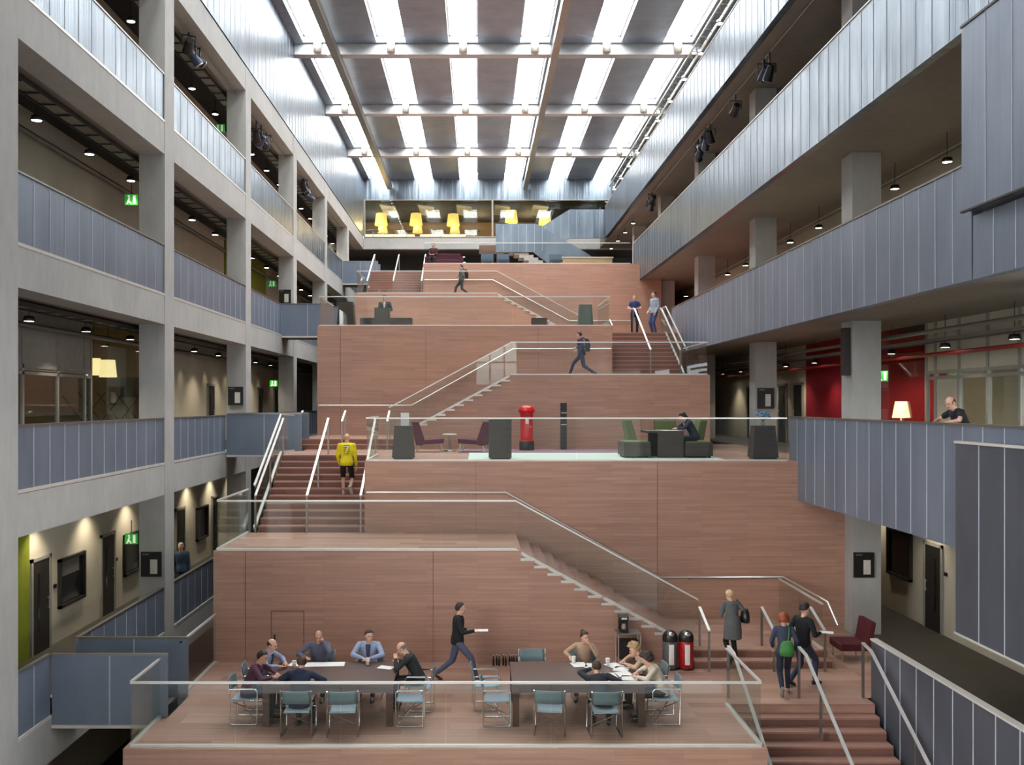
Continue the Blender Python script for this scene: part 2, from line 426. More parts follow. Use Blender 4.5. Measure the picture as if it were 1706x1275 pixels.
# bridges from the left galleries to the terraces
for lev, z, y0, y1, xe, nm in ((1, L1, 17.7, 18.95, -5.72, 'lowest'), (2, L2, 30.0, 31.3, -5.5, 'second'), (3, L3, 38.5, 39.8, -5.8, 'third'), (4, L4, 55.8, 57.1, -5.8, 'topmost')):
    sbox('floor_bridge', 'soffit', XL - .64, y0 + .02, z - .2, xe, y1 - .02, z)
    parapet('grey mesh-panel balustrade on the near side of the %s footbridge' % nm, 'x', y0, XL + .0, xe, z - .16, z + 1.15, 'panel', .04, 1.1, group='footbridge balustrades')
    parapet('grey mesh-panel balustrade on the far side of the %s footbridge' % nm, 'x', y1, XL + .0, xe, z - .16, z + 1.15, 'panel', .04, 1.1, group='footbridge balustrades')

# ---- right side: cantilevered galleries
for i, y in enumerate(COLY):
    sbox('concrete_column', 'concrete', 9.4, y, -4, 10.12, y + .72, L5)
for lv, zb, x0 in ((L2, 3.34, XR + .2), (L3, 7.85, XR + .2), (L4, 12.08, XR + .2), (L5, 16.45, XR + .2)):
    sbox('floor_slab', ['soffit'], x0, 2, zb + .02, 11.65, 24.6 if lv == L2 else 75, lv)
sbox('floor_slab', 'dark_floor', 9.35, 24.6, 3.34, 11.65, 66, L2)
sbox('floor_slab', 'dark_floor', 7.78, 2, -.4, 11.65, 66, -.005)
mb = MB(); mb.box(7.65, 18.9, -.01, 9.4, 24.6, .004); struct('floor_stone', mb, 'stone_floor')
sbox('wall_right_lower', 'cream', 11.65, 2, -4, 11.85, 66, 3.4)
sbox('wall_right_second', 'cream', 11.65, 34, 3.4, 11.85, 66, 8.0)
sbox('wall_right_third', 'cream', 11.65, 2, 8.0, 11.85, 66, 12.3)
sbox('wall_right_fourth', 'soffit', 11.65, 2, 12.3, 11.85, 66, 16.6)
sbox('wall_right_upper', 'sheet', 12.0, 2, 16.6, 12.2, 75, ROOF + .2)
sbox('wall_right_red', 'red_wall', 11.56, 34.2, L3, 11.66, 66, 11.4)
parapet('bright rippled metal balustrade of the highest gallery at right under the roof', 'y', XR, 2, 61.9, 16.45, 18.45, 'sheet', .2, .64, -1, trim=False)
parapet('wide bright metal-clad balustrade of the second highest gallery at right', 'y', XR, 2, 50.6, 12.08, 14.2, 'sheet', .2, .64, -1, trim=False)
parapet('blue-grey metal-clad balustrade of the right gallery at mid height', 'y', XR, 15.95, 40.6, 7.85, 9.8, 'panel', .2, .64, -1, trim=False)
parapet('short blue-grey balustrade strip passing below the projecting panelled box at right', 'y', XR, 2, 15.9, 7.85, 8.9, 'panel', .2, .64, -1, cap=False, trim=False)
parapet('blue-grey metal balustrade above the lower right corridor, ending at the armchair terrace', 'y', XR, 2, 25.3, 3.32, 5.42, 'panel', .2, .64, -1, trim=False)
parapet('grey metal balustrade beside the lowest right staircase', 'y', 7.72, 2, 18.85, -3.9, 1.15, 'panel_dark', .1, .64, -1, trim=False)
# projecting perforated screens near the camera
def screen(label, z0, z1, y1):
    r = thing('metal_screen', label, 'screen', (8.0, y1, z0))
    mb = MB(); mb.box(8.0, 2, z0, 9.3 if z0 > 5 else 8.14, y1, z1); mb.m = 1
    y = y1 - .75
    while y > 3: mb.box(7.994, y - .01, z0, 8.0, y + .01, z1); y -= .75
    mb.build('perforated_box', ['panel_dark' if z0 < 5 else 'panel', 'seam'], r, True)
    mb = MB(); mb.box(7.98, 2, z1, 8.1, y1 + .02, z1 + .04); mb.box(7.98, 2, z0 - .03, 8.04, y1 + .02, z0); mb.build('edge_trim', 'trim' if z0 < 5 else 'dark_frame', r, True)
screen('tall blue-grey panelled box projecting from the right galleries, its dark underside showing', 8.97, 12.0, 15.88)
screen('dark perforated metal screen hanging in front of the right balustrade', 1.97, 5.13, 16.08)
mb = MB(); mb.path([(8.5, 15.5, 8.97), (8.42, 15.5, 8.6), (8.36, 15.5, 8.3), (8.38, 15.5, 8.05)], .012, 6); tag(mb.build('cable', 'black'), 'loose black cable dangling under the projecting panelled box', 'cable')

# ---- roof
XO = [(-7.45, -6.2), (-4.33, -3.07), (-1.25, 0.0), (1.8, 3.06), (4.85, 6.12), (7.9, 9.15)]
BEAMY = [y + .36 for y in COLY]
def ceiling_strip(x0, x1):
    mb = MB(); mb.box(x0, 0, ROOF, x1, 66, ROOF + .4); mb.mi = [0, 0, 1, 1, 1, 1]
    return struct('ceiling_strip', mb, ['roof_metal', 'roof_white'])
edges = [XL - .3] + [e for o in XO for e in o] + [12.2]
for i in range(0, len(edges), 2): ceiling_strip(edges[i], edges[i + 1])
for y in BEAMY:
    for x0, x1 in XO: sbox('ceiling_crosspiece', 'roof_white', x0, y - .3, ROOF + .02, x1, y + .45, ROOF + .4)
    mb = MB(); mb.box(XL, y - .16, 20.78, 10.0, y + .16, ROOF - .004); mb.box(XL, y - .24, 20.72, 10.0, y + .24, 20.78)
    struct('roof_beam', mb, 'roof_white')
n = 0
for bi in range(len(BEAMY)):
    y0 = BEAMY[bi] + .45; y1 = BEAMY[bi + 1] - .3 if bi + 1 < len(BEAMY) else 65.4
    for x0, x1 in XO:
        n += 1
        mb = MB()
        if y0 < 12 or (y0 < 22 and x0 > 1): sbox('ceiling_infill', 'roof_metal', x0, y0 - .9, ROOF + .05, x1, y1 + .9, ROOF + .3); continue  # unseen near skylights closed off to cut light on the foreground
        for q in (x0, x1 - .07): mb.box(q, y0, ROOF + .28, q + .07, y1, ROOF + .36)
        for q in (y0, y1 - .07): mb.box(x0, q, ROOF + .28, x1, q + .07, ROOF + .36)
        for t in (.33, .66): mb.box(x0, y0 + (y1 - y0) * t - .015, ROOF + .46, x1, y0 + (y1 - y0) * t + .015, ROOF + .50)
        w = struct('window_%d' % n, mb, 'roof_white')
        mb = MB(); mb.box(x0, y0, ROOF + .40, x1, y1, ROOF + .41); struct('window_pane', mb, 'skyglass', w)
# longitudinal box rails, lighting truss
for x, lab in ((-6.0, 'grey box rail running the length of the roof at left'), (3.24, 'grey box rail running the length of the roof right of centre')):
    r = thing('ceiling_rail', lab, 'rail', (x, 2, 20.5)); mb = MB(); mb.box(x - .15, 2, 20.38, x + .15, 65.5, 20.72); mb.build('box_section', 'steel_dark', r, True)
    if x < 0:
        mb = MB()
        for y in range(30, 66, 1): mb.ball((x - .3, y + .4, 20.5), .045, None, 8, 6)
        mb.build('indicator_light', 'lamp', r, True)['kind'] = 'stuff'
r = thing('ceiling_truss', 'long lattice truss with lamps below the right edge of the roof', 'truss', (9.16, 2, 20.2))
for x, z in ((8.98, 20.6), (9.33, 20.6), (9.16, 20.25)):
    mb = MB(); mb.tube((x, 2, z), (x, 65.5, z), .04, 8); mb.build('chord', 'steel', r, True)
mb = MB()
for i in range(75):
    y = 6 + i * .8
    mb.tube((8.98, y, 20.6), (9.16, y + .4, 20.25), .015, 5); mb.tube((9.16, y + .4, 20.25), (9.33, y + .8, 20.6), .015, 5); mb.tube((8.98, y, 20.6), (9.33, y, 20.6), .015, 5)
mb.build('lacing', 'steel_dark', r, True)
for i in range(11):
    y = 33 + i * 3.1; f = thing('truss_spotlight', 'small round floodlight clipped under the lattice truss', 'lamp', (9.1, y, 20.14), 0, 'floodlights on the roof truss')
    mb = MB(); mb.lathe([(.05, .1), (.12, .06), (.13, -.06), (.11, -.07)], (0, 0, 0), 12); mb.build('housing', 'steel', f)
    mb = MB(); mb.ball((0, 0, -.06), (.11, .11, .05), None, 10, 6); mb.build('lens', 'lamp', f)
for y in BEAMY[3:]:
    for x0, x1 in XO:
        x = (x0 + x1) / 2; f = thing('ceiling_lamp', 'white cylindrical lamp on a roof beam under a skylight', 'lamp', (x, y - .33, 20.55), 0, 'cylinder lamps on the roof beams')
        mb = MB(); mb.lathe([(.15, .42), (.165, .42), (.165, -.16), (.14, -.16)], (0, -.1, .34), 18); mb.build('cylinder_housing', 'white', f)
        mb = MB(); mb.box(-.05, -.0, .3, .05, .2, .4); mb.build('bracket', 'steel_dark', f)

# ---- far end: cafe behind glass, space below it
mb = MB(); mb.box(XL, 66, 19.8, 12, 66.3, ROOF + .4); mb.m = 1
for i in range(30): mb.box(-7.6 + .65 * i, 65.994, 19.8, -7.58 + .65 * i, 66, ROOF)
struct('wall_back_upper', mb, ['sheet', 'seam'])
sbox('concrete_beam', 'concrete', XL, 66, 16.4, 12, 66.5, L5)
sbox('floor_slab', 'dark_floor', -12, 66.5, 16.4, 12, 78, L5)
sbox('floor_slab', 'dark_floor', -12, 66, 12.4, 12, 78, L4)
sbox('wall_back_base', 'concrete', -12, 66.02, -4, 12, 66.3, 12.38)
sbox('wall_back', 'cafe_wall', -12, 77, 12.4, 12, 77.3, 21)
sbox('wall_back_side', 'services', -12.3, 66.3, 12.4, -12, 77, 21); sbox('wall_back_side', 'services', 12, 66.3, 12.4, 12.3, 77, 21)
sbox('ceiling_cafe', 'services', -12, 66.3, 20.3, 12, 77.3, 20.6)
sbox('wall_back_lower', 'dark_frame', -7.9, 70, L4, 12, 70.2, 16.4)
mb = MB()
for x in (-7.85, .95, 9.2): mb.box(x, 65.95, L5, x + .12, 66.1, 19.8)
mb.box(XL, 65.96, L5, 9.3, 66.08, L5 + .06); mb.box(XL, 65.96, 19.74, 9.3, 66.08, 19.8)
w = struct('window_60', mb, 'grey_frame')
mb = MB(); mb.box(XL, 66.0, L5 + .05, .95, 66.02, 19.76); mb.box(1.07, 66.0, L5 + .05, 9.2, 66.02, 19.76); struct('window_pane', mb, 'glass2', w)
for i, (px, py) in enumerate(((635, 371), (693, 371), (755, 372), (852, 366), (908, 370))):
    Y = 68.5; f = thing('pendant_lamp', ['amber drum pendant lamp nearest the left end of the far upper cafe', 'second amber pendant lamp from the left in the far cafe', 'third amber pendant lamp, left of the cafe mullion', 'amber pendant lamp just right of the cafe mullion', 'last amber pendant lamp, above the white far staircase'][i], 'lamp', (wx(px, Y), Y, wz(py, Y)), 0, 'cafe pendant lamps')
    mb = MB(); mb.lathe([(.3, .65), (.36, .64), (.47, -.2), (.46, -.21), (.3, -.18)], n=18); mb.build('lamp_shade', 'amber', f)
    mb = MB(); mb.lathe([(.2, -.2), (.28, -.21), (.36, -.75), (.3, -.76)], (.12, -.1, 0), 18); mb.build('lower_shade', 'amber', f)
    mb = MB(); mb.tube((0, 0, .6), (0, 0, 20.3 - wz(py, Y)), .015, 6); mb.build('cord', 'black', f)
for i, (a, b_) in enumerate(((603, 690), (700, 775))):
    Y = 72; x0, x1 = wx(a, Y), wx(b_, Y); f = thing('cafe_counter', ['long lit serving counter at the left of the far cafe', 'lit serving counter beside the cafe mullion'][i], 'counter', ((x0 + x1) / 2, Y, L5))
    mb = MB(); mb.box(x0, Y, L5, x1, Y + .7, 18.0); mb.build('counter_body', 'red_dark' if i else 'dark_frame', f, True)
    mb = MB(); mb.box(x0, Y - .02, 18.05, x1, Y + .5, 18.45); mb.build('light_box', 'counter_light', f, True)
    mb = MB(); mb.box(x0 - .1, Y - .05, 18.0, x1 + .1, Y + .75, 18.05); mb.build('worktop', 'white', f, True)
for i in range(6):
    x = wx(625 + 55 * i, 69); f = thing('cafe_table', ['round cafe table under the first amber lamp', 'round cafe table between first and second amber lamps', 'round cafe table below the second amber lamp', 'round cafe table beside the third amber lamp', 'round cafe table near the cafe mullion', 'round cafe table beyond the cafe mullion'][i], 'table', (x, 67.6, L5), 0, 'cafe tables behind the glass')
    mb = MB(); mb.lathe([(.42, .72), (.45, .73), (.45, .75), (.42, .76)], n=20); mb.build('tabletop', 'wood_light', f)
    mb = MB(); mb.lathe([(.28, 0), (.28, .02), (.04, .04), (.035, .72)], n=14); mb.build('pedestal', 'steel', f)
for i in range(5):  # skylight reflections in the cafe glass, built as white panels
    x = wx(650 + 62 * i, 70); mb = MB(); mb.bx((x, 69.5, 19.75), (1.1, 3.6, .08), Matrix.Rotation(R(8), 3, 'Y'))
    tag(mb.build('ceiling_baffle', 'white'), ['white ceiling baffle above the first two amber cafe lamps', 'white ceiling baffle above the second amber cafe lamp', 'white ceiling baffle left of the cafe mullion', 'white ceiling baffle right of the cafe mullion', 'white ceiling baffle above the white far staircase'][i], 'ceiling panel', 'cafe ceiling baffles')
# bright clad staircase climbing to the cafe level
Yb = 60.0
def zz(p): return wz(p, Yb)
def xx(p): return wx(p, Yb)
st = thing('clad_staircase', 'white metal-clad switchback staircase below the far cafe', 'staircase', (xx(915), Yb, L4))
mb = MB(); mb.prism([(xx(826), zz(373)), (xx(893), zz(373)), (xx(975), zz(420)), (xx(1000), zz(438)), (xx(912), zz(438)), (xx(888), zz(420)), (xx(826), zz(420))], 1, Yb, Yb + .12); mb.m = 1
for p in range(838, 915, 13): mb.box(xx(p), Yb - .006, zz(419), xx(p) + .02, Yb, zz(375) if p < 893 else zz(373 + (p - 893) * .57))
mb.build('lower_parapet', ['sheet', 'seam'], st, True)
Yc = 62.0
mb = MB(); mb.prism([(wx(897, Yc), wz(381, Yc)), (wx(949, Yc), wz(349, Yc)), (wx(1010, Yc), wz(349, Yc)), (wx(1010, Yc), wz(397, Yc)), (wx(949, Yc), wz(397, Yc)), (wx(930, Yc), wz(408, Yc)), (wx(897, Yc), wz(420, Yc))], 1, Yc, Yc + .12); mb.m = 1
for p in range(908, 1008, 13): mb.box(wx(p, Yc), Yc - .006, wz(396, Yc), wx(p, Yc) + .02, Yc, wz(351 if p > 949 else 350 + (949 - p) * .6, Yc))
mb.build('upper_parapet', ['sheet', 'seam'], st, True)
mb = MB(); n = 18
for k in range(n):
    mb.box(xx(985) - .3 * k - .3, Yb + .12, L4 if k < 3 else L4 + .17 * k - .35, xx(985) - .3 * k, Yb + 1.5, L4 + .17 * (k + 1))
mb.box(xx(985) - .3 * n - 1.6, Yb + .12, L4 + .17 * n - .25, xx(985) - .3 * n, Yb + 3.6, L4 + .17 * n)
mb.build('lower_flight', 'concrete', st, True)
mb = MB(); x0 = xx(985) - .3 * n; z0 = L4 + .17 * n; m_ = 7; rs = (L5 - z0) / m_
for k in range(m_): mb.box(x0 + .3 * k, Yc + .12, z0 + rs * k - .2, x0 + .3 * k + .3, Yc + 1.6, z0 + rs * (k + 1))
mb.box(x0 + .3 * m_, Yc + .12, L5 - .3, XR, Yc + 1.6, L5); mb.build('upper_flight', 'concrete', st, True)

# ---- unseen wall added behind the camera to dim light, small window for fill
for bb in ((-10.4, -4.3, -4, 12.2, -4, 7.0), (-10.4, -4.3, 15.5, 12.2, -4, ROOF + .4), (-10.4, -4.3, 7.0, -.2, -4, 15.5), (2.8, -4.3, 7.0, 12.2, -4, 15.5), (-.2, -4.3, 10.2, 2.8, -4, 15.5)): sbox('wall_front', 'concrete', *bb)
mb = MB()
for x in (-.2, .8, 1.8, 2.7): mb.box(x, -4.2, 7, x + .1, -4.1, 10.2)
for z in (7, 8.6, 10.1): mb.box(-.2, -4.2, z, 2.8, -4.1, z + .1)
w = struct('window_59', mb, 'dark_frame'); mb = MB(); mb.box(-.2, -4.16, 7, 2.8, -4.15, 10.2); struct('window_pane', mb, 'glass2', w)
sbox('ceiling_entrance', 'roof_metal', -8.2, -4.3, ROOF, 12.2, 0, ROOF + .4)

# ---- glass balustrades and handrails
def balustrade(label, pts, h=1.08, lens=1.7, base=True, group='glass balustrades'):
    r = thing('glass_balustrade', label, 'balustrade', pts[0], 0, group); pts = [V(p) for p in pts]
    for a, b in zip(pts, pts[1:]):
        d = b - a; n = max(1, round(d.length / lens)); side = V((d.y, -d.x, 0)).normalized() * .008
        for i in range(n):
            p = a + d * ((i + .004) / n); q = a + d * ((i + .996) / n); lo = V((0, 0, -.02)); hi = V((0, 0, h))
            mb = MB(); vs = [p - side + lo, q - side + lo, q + side + lo, p + side + lo, p - side + hi, q - side + hi, q + side + hi, p + side + hi]
            mb.add(vs, [(0, 3, 2, 1), (4, 5, 6, 7), (0, 1, 5, 4), (1, 2, 6, 5), (2, 3, 7, 6), (3, 0, 4, 7)]); mb.build('glass_pane', 'glass', r, True)
    mb = MB(); mb.bar([p + V((0, 0, h + .015)) for p in pts], .05, .035); mb.build('top_rail', 'rail_light', r, True)
    if base:
        mb = MB(); mb.bar([p + V((0, 0, .005)) for p in pts], .07, .075); mb.build('base_channel', 'trim', r, True)
    return r
def handrail(label, pts, posts=(), wd=.06, ht=.03, group='stair handrails'):
    """posts: (index into pts or a point, foot z)"""
    r = thing('handrail', label, 'handrail', pts[0], 0, group)
    mb = MB(); mb.bar(pts, wd, ht); mb.build('grip_bar', 'rail_light', r, True)
    for p, zf in posts:
        p = V(pts[p]) if isinstance(p, int) else V(p)
        mb = MB(); mb.box(p.x - .02, p.y - .03, zf, p.x + .02, p.y + .03, p.z - .01); mb.build('post', 'steel_dark', r, True)
    return r
def wallrail(label, pts, y_wall):
    r = thing('handrail', label, 'handrail', pts[0], 0, 'wall handrails'); mb = MB(); mb.path(pts, .026, 8); mb.build('grip_bar', 'steel', r, True)
    pts = [V(p) for p in pts]
    for a, b in zip(pts, pts[1:]):
        if abs(b.y - a.y) > .1: continue
        k = max(1, int((b - a).length / 1.4))
        for i in range(k):
            p = a + (b - a) * ((i + .5) / k); mb = MB(); mb.path([p - V((0, 0, .02)), p + V((0, 0, -.06)), V((p.x, y_wall, p.z - .06))], .009, 6); mb.build('bracket', 'steel', r, True)
T15, T25, T35 = 2.49, 6.72, 11.03
balustrade('long glass balustrade along the front edge of the meeting-table terrace', [(-5.86, 16.2, 0), (4.78, 16.2, 0)], 1.07)
balustrade('short glass balustrade side panel between the lowest terrace and footbridge', [(-5.86, 16.25, 0), (-5.86, 17.7, 0)], 1.07)
balustrade('glass balustrade on the left side of the lowest terrace beyond the footbridge', [(-5.86, 18.95, 0), (-5.86, 21.45, 0)], 1.07)
balustrade('glass balustrade on the right side of the lowest terrace beside the stair', [(4.78, 16.25, 0), (4.78, 18.45, 0)], 1.07)
balustrade('glass balustrade above the meeting tables, sloping down beside the white-edged steps', [(-5.86, 21.58, T15), (.85, 21.58, T15), (4.95, 21.58, .27)], 1.1)
balustrade('glass balustrade at the left end of the landing above the meeting tables', [(-5.86, 21.65, T15), (-5.86, 24.5, T15)], 1.1)
balustrade('glass balustrade rising beside the staircase with the yellow-shirted man', [(-5.72, 24.6, T15 + .1), (-5.72, 27.9, L2 + .05), (-5.72, 29.9, L2)], 1.1)
balustrade('long glass balustrade in front of the red post box terrace', [(-2.86, 24.7, L2), (7.95, 24.7, L2)], 1.09)
balustrade('small glass balustrade at the left end of the post box terrace', [(-2.86, 24.75, L2), (-2.86, 27.6, L2)], 1.09)
balustrade('glass balustrade climbing behind the purple armchairs and along the walkway above the post box', [(-2.9, 31.4, 4.58), (1.1, 31.4, T25), (7.5, 31.4, T25)], 1.06)
balustrade('glass balustrade at the right end of the walkway above the post box', [(7.5, 31.45, T25), (7.5, 35.0, T25)], 1.06)
balustrade('glass balustrade in front of the terrace with the man in a suit', [(-5.78, 35.1, L3), (4.78, 35.1, L3)], 1.06)
balustrade('glass balustrade at the left end of the suited man terrace', [(-5.78, 35.15, L3), (-5.78, 38.4, L3)], 1.06)
balustrade('glass balustrade at the right end of the suited man terrace', [(4.82, 35.15, L3), (4.82, 38.5, L3)], 1.06)
balustrade('glass balustrade rising under the right gallery beside the talking couple', [(7.55, 35.0, 6.8), (7.55, 38.6, L3), (7.55, 39.6, L3)], 1.06)
balustrade('glass balustrade of the walkway with the backpacked walker, sloping down at right', [(-5.75, 45.8, T35), (.9, 45.8, T35), (4.95, 45.8, 8.85)], 1.06)
balustrade('glass balustrade at the left end of the backpacked walker walkway', [(-5.75, 45.85, T35), (-5.75, 48.6, T35)], 1.06)
balustrade('highest glass balustrade, in front of the purple sofa', [(-2.74, 48.8, L4), (7.75, 48.8, L4)], 1.05)
balustrade('dark-edged glass balustrade closing the right side of the lower stair platform', [(7.64, 24.35, .33), (7.64, 21.3, .33)], 1.0)
# steel handrails
handrail('handrail of the lowest staircase beside the glass terrace', [(4.93, 18.9, 1.02), (4.93, 18.5, .98), (4.93, 12.5, -2.32)], [(0, 0), ((4.93, 16.1, -.34), -1.4), ((4.93, 14.1, -1.44), -2.6)])
handrail('middle handrail of the lowest staircase', [(6.32, 18.9, 1.0), (6.32, 18.5, .95), (6.32, 12.5, -2.35)], [(0, 0), ((6.32, 17.7, .5), -.4), ((6.32, 16.1, -.37), -1.4), ((6.32, 14.1, -1.47), -2.6)])
handrail('handrail of the lowest staircase against the grey metal balustrade', [(7.58, 18.9, 1.08), (7.58, 18.5, 1.02), (7.58, 12.5, -2.28)], [(0, 0), ((7.58, 16.6, -.03), -1.1), ((7.58, 14.1, -1.4), -2.6)])
for x, nm in ((5.0, 'beside the red bin'), (6.4, 'in the middle of the two low steps by the grey-coated woman'), (7.5, 'at the far right of the two low steps')):
    handrail('short sloping handrail ' + nm, [(x, 21.65, 1.2), (x, 20.75, .88)], [(0, .33), (1, 0)])
for x, nm in ((-5.66, 'left'), (-4.35, 'middle'), (-2.98, 'right')):
    handrail('%s handrail of the staircase with the yellow-shirted man' % nm, [(x, 27.95, 5.36), (x, 27.7, 5.22), (x, 24.45, 3.45)], [(0, L2), ((x, 26.2, 4.4), 3.3), (2, T15)])
for x, nm in ((-5.75, 'left'), (-4.35, 'middle'), (-2.9, 'right')):
    handrail('%s short handrail of the two steps behind the yellow-shirted man' % nm, [(x, 31.55, 5.55), (x, 30.75, 5.22)], [(0, 4.64), (1, L2)])
for x, nm in ((6.3, 'middle'), (7.38, 'right')):
    handrail('%s handrail of the staircase below the talking couple' % nm, [(x, 38.9, 9.66), (x, 38.5, 9.55), (x, 35.0, 7.75)], [(0, L3), (2, T25)])
for x, nm in ((-5.6, 'left'), (-4.28, 'middle'), (-2.84, 'right')):
    handrail('%s handrail of the highest staircase' % nm, [(x, 52.3, 13.9), (x, 52.0, 13.8), (x, 48.6, 12.0)], [(0, L4), (2, T35)])
for x, nm in ((4.95, 'left'), (6.3, 'middle')):
    handrail('%s short handrail near the green stand on the suited man terrace' % nm, [(x, 45.9, 9.8), (x, 45.0, 9.45)], [(0, 8.95), (1, L3)])
wallrail('round handrail on the big lower stone wall, following the steps', [(-2.85, 24.5, 3.52), (.72, 24.5, 3.52), (4.62, 24.5, 1.36), (7.8, 24.5, 1.36), (7.8, 21.4, 1.36), (7.8, 20.8, .98)], 24.6)
wallrail('round handrail on the stone wall behind the purple armchairs', [(-5.8, 34.9, 5.72), (-2.4, 34.9, 5.72), (1.3, 34.9, 7.78), (4.85, 34.9, 7.78)], 35.0)
wallrail('round handrail on the highest stone wall', [(-2.7, 48.6, 12.05), (.75, 48.6, 12.05), (4.6, 48.6, 9.98), (7.8, 48.6, 9.98)], 48.7)

# ---- gallery fittings
spots = []     # (position, power) of the gallery lamps and of added fill spots
def downlights(label, x, z, y0, dy, n, grp, ceil, p=60):
    src = None
    for i in range(n):
        y = y0 + dy * i
        if src is None:
            src = thing('downlight', label, 'lamp', (x, y, z), 0, grp)
            mb = MB(); mb.lathe([(.04, .11), (.10, .10), (.13, 0), (.115, -.005), (.10, .03), (.02, .05)], n=16); hs = mb.build('housing', 'black', src)
            mb = MB(); mb.lathe([(.0, .008), (.10, .008), (.10, .0), (.0, .0)], n=16); mb.build('lens', 'lamp', hs)
            mb = MB(); mb.tube((0, 0, .1), (0, 0, ceil - z), .008, 6); mb.build('stem', 'black', src)
        else: dup(src, (x, y, z))
        spots.append((x, y, z - .03, p))
downlights('round ceiling downlight in the row over the topmost left gallery', -9.05, 15.76, 19.7, 2.68, 17, 'downlights of the topmost left gallery', L5 - .42)
downlights('round ceiling downlight in the row over the third left gallery', -9.05, 11.6, 19.7, 2.68, 15, 'downlights of the third left gallery', L4 - .42)
downlights('round ceiling downlight in the row over the second left gallery', -9.3, 7.5, 19.9, 2.9, 9, 'downlights of the second left gallery', L3 - .42)
downlights('round ceiling downlight in the row over the lowest left gallery', -9.7, 3.3, 22, 2.9, 7, 'downlights of the lowest left gallery', L2 - .42)
downlights('round ceiling downlight in the row over the right gallery at mid height', 10.9, 11.4, 19.5, 2.8, 12, 'downlights of the right mid gallery', 12.1)
downlights('round ceiling downlight in the row over the right gallery with red walls', 10.9, 7.1, 19.5, 2.9, 9, 'downlights of the red-walled gallery', 7.87, 40)
downlights('round ceiling downlight in the row over the lower right corridor', 11.2, 3.0, 21, 3.4, 4, 'downlights of the lower right corridor', 3.36, 25)
downlights('round downlight under the cafe floor slab', -1.0, 16.0, 67, 2.5, 2, 'downlights under the cafe', 16.4, 30)
downlights('round downlight under the far end of the highest right gallery', 8.9, 16.1, 55, 3.0, 4, 'downlights under the far right soffit', 16.45, 20)
for lv, zb, nm, y1 in ((L5, 16.4, 'topmost', 64), (L4, 12.05, 'third', 64), (L3, 7.78, 'second', 60)):
    t = thing('cable_tray', 'ladder cable tray under the ceiling of the %s left gallery' % nm, 'cable tray', (-8.95, 3, zb - .12), 0, 'ladder cable trays')
    for x in (-9.0, -8.62):
        mb = MB(); mb.box(x - .012, 3, zb - .14, x + .012, y1, zb - .05); mb.build('side_rail', 'dark_frame', t, True)
    mb = MB(); y = 3.2
    while y < y1: mb.box(-9.0, y - .02, zb - .14, -8.62, y + .02, zb - .115); y += .75
    mb.build('rung', 'dark_frame', t, True)['kind'] = 'stuff'
    mb = MB(); mb.box(-8.97, 3, zb - .11, -8.65, y1, zb - .095); mb.build('tray_liner', 'pipe', t, True)
    mb = MB(); mb.tube((-9.95, 3, zb - .25), (-9.95, y1, zb - .25), .06, 10); tag(mb.build('ceiling_pipe', 'pipe'), 'long grey service pipe along the back wall of the %s left gallery' % nm, 'pipe')
for x, z, mt, nm in ((11.2, 7.0, 'red_pipe', 'red sprinkler pipe running along the red-walled right gallery ceiling'), (10.4, 7.45, 'pipe', 'grey service pipe along the red-walled right gallery ceiling'), (11.2, 11.75, 'pipe', 'pale pipe along the ceiling of the right gallery at mid height'), (8.72, 16.28, 'steel_dark', 'lighting rail under the highest right gallery soffit'), (-8.2, 16.3, 'steel_dark', 'lighting rail under the topmost left soffit')):
    mb = MB(); mb.tube((x, 16, z), (x, 60, z), .05 if abs(x) > 9 else .025, 8); tag(mb.build('ceiling_pipe' if abs(x) > 9 else 'lighting_rail', mt), nm, 'pipe' if abs(x) > 9 else 'rail')
t = thing('cable_tray', 'ladder cable tray under the red-walled right gallery ceiling', 'cable tray', (11, 16, 7.3), 0, 'ladder cable trays')
for x in (10.75, 11.05): mb = MB(); mb.box(x, 16, 7.25, x + .02, 45, 7.33); mb.build('side_rail', 'pipe', t, True)
mb = MB()
for i in range(48): mb.box(10.75, 16.2 + i * .6, 7.25, 11.06, 16.24 + i * .6, 7.27)
mb.build('rung', 'pipe', t, True)
# doors and windows of the corridors
dn = 1
def gdoor(side, y, w, z, h=2.15, leaf='dark_frame'):
    global dn; dn += 1
    x = -10.2 if side < 0 else 11.65; s = 1 if side < 0 else -1
    mb = MB()
    for q in (y - .09, y + w): mb.box(x - .01, q, z, x + s * .05, q + .09, z + h + .08)
    mb.box(x - .01, y - .09, z + h, x + s * .05, y + w + .09, z + h + .08)
    d = struct('door_%d' % dn, mb, 'grey_frame')
    mb = MB(); mb.box(x - .005, y, z, x + s * .03, y + w, z + h); struct('door_leaf', mb, leaf, d)
    mb = MB(); mb.box(x + s * .028, y + w * .3, z + .5, x + s * .034, y + w * .42, z + h - .3); struct('vision_panel', mb, 'dark_glass', d)
    mb = MB(); mb.tube((x + s * .075, y + w - .1, z + .95), (x + s * .075, y + w - .1, z + 1.25), .012, 6); mb.box(x + s * .02, y + w - .11, z + .98, x + s * .08, y + w - .09, z + 1.0); mb.box(x + s * .02, y + w - .11, z + 1.2, x + s * .08, y + w - .09, z + 1.22); struct('door_handle', mb, 'steel', d)
wn = 60
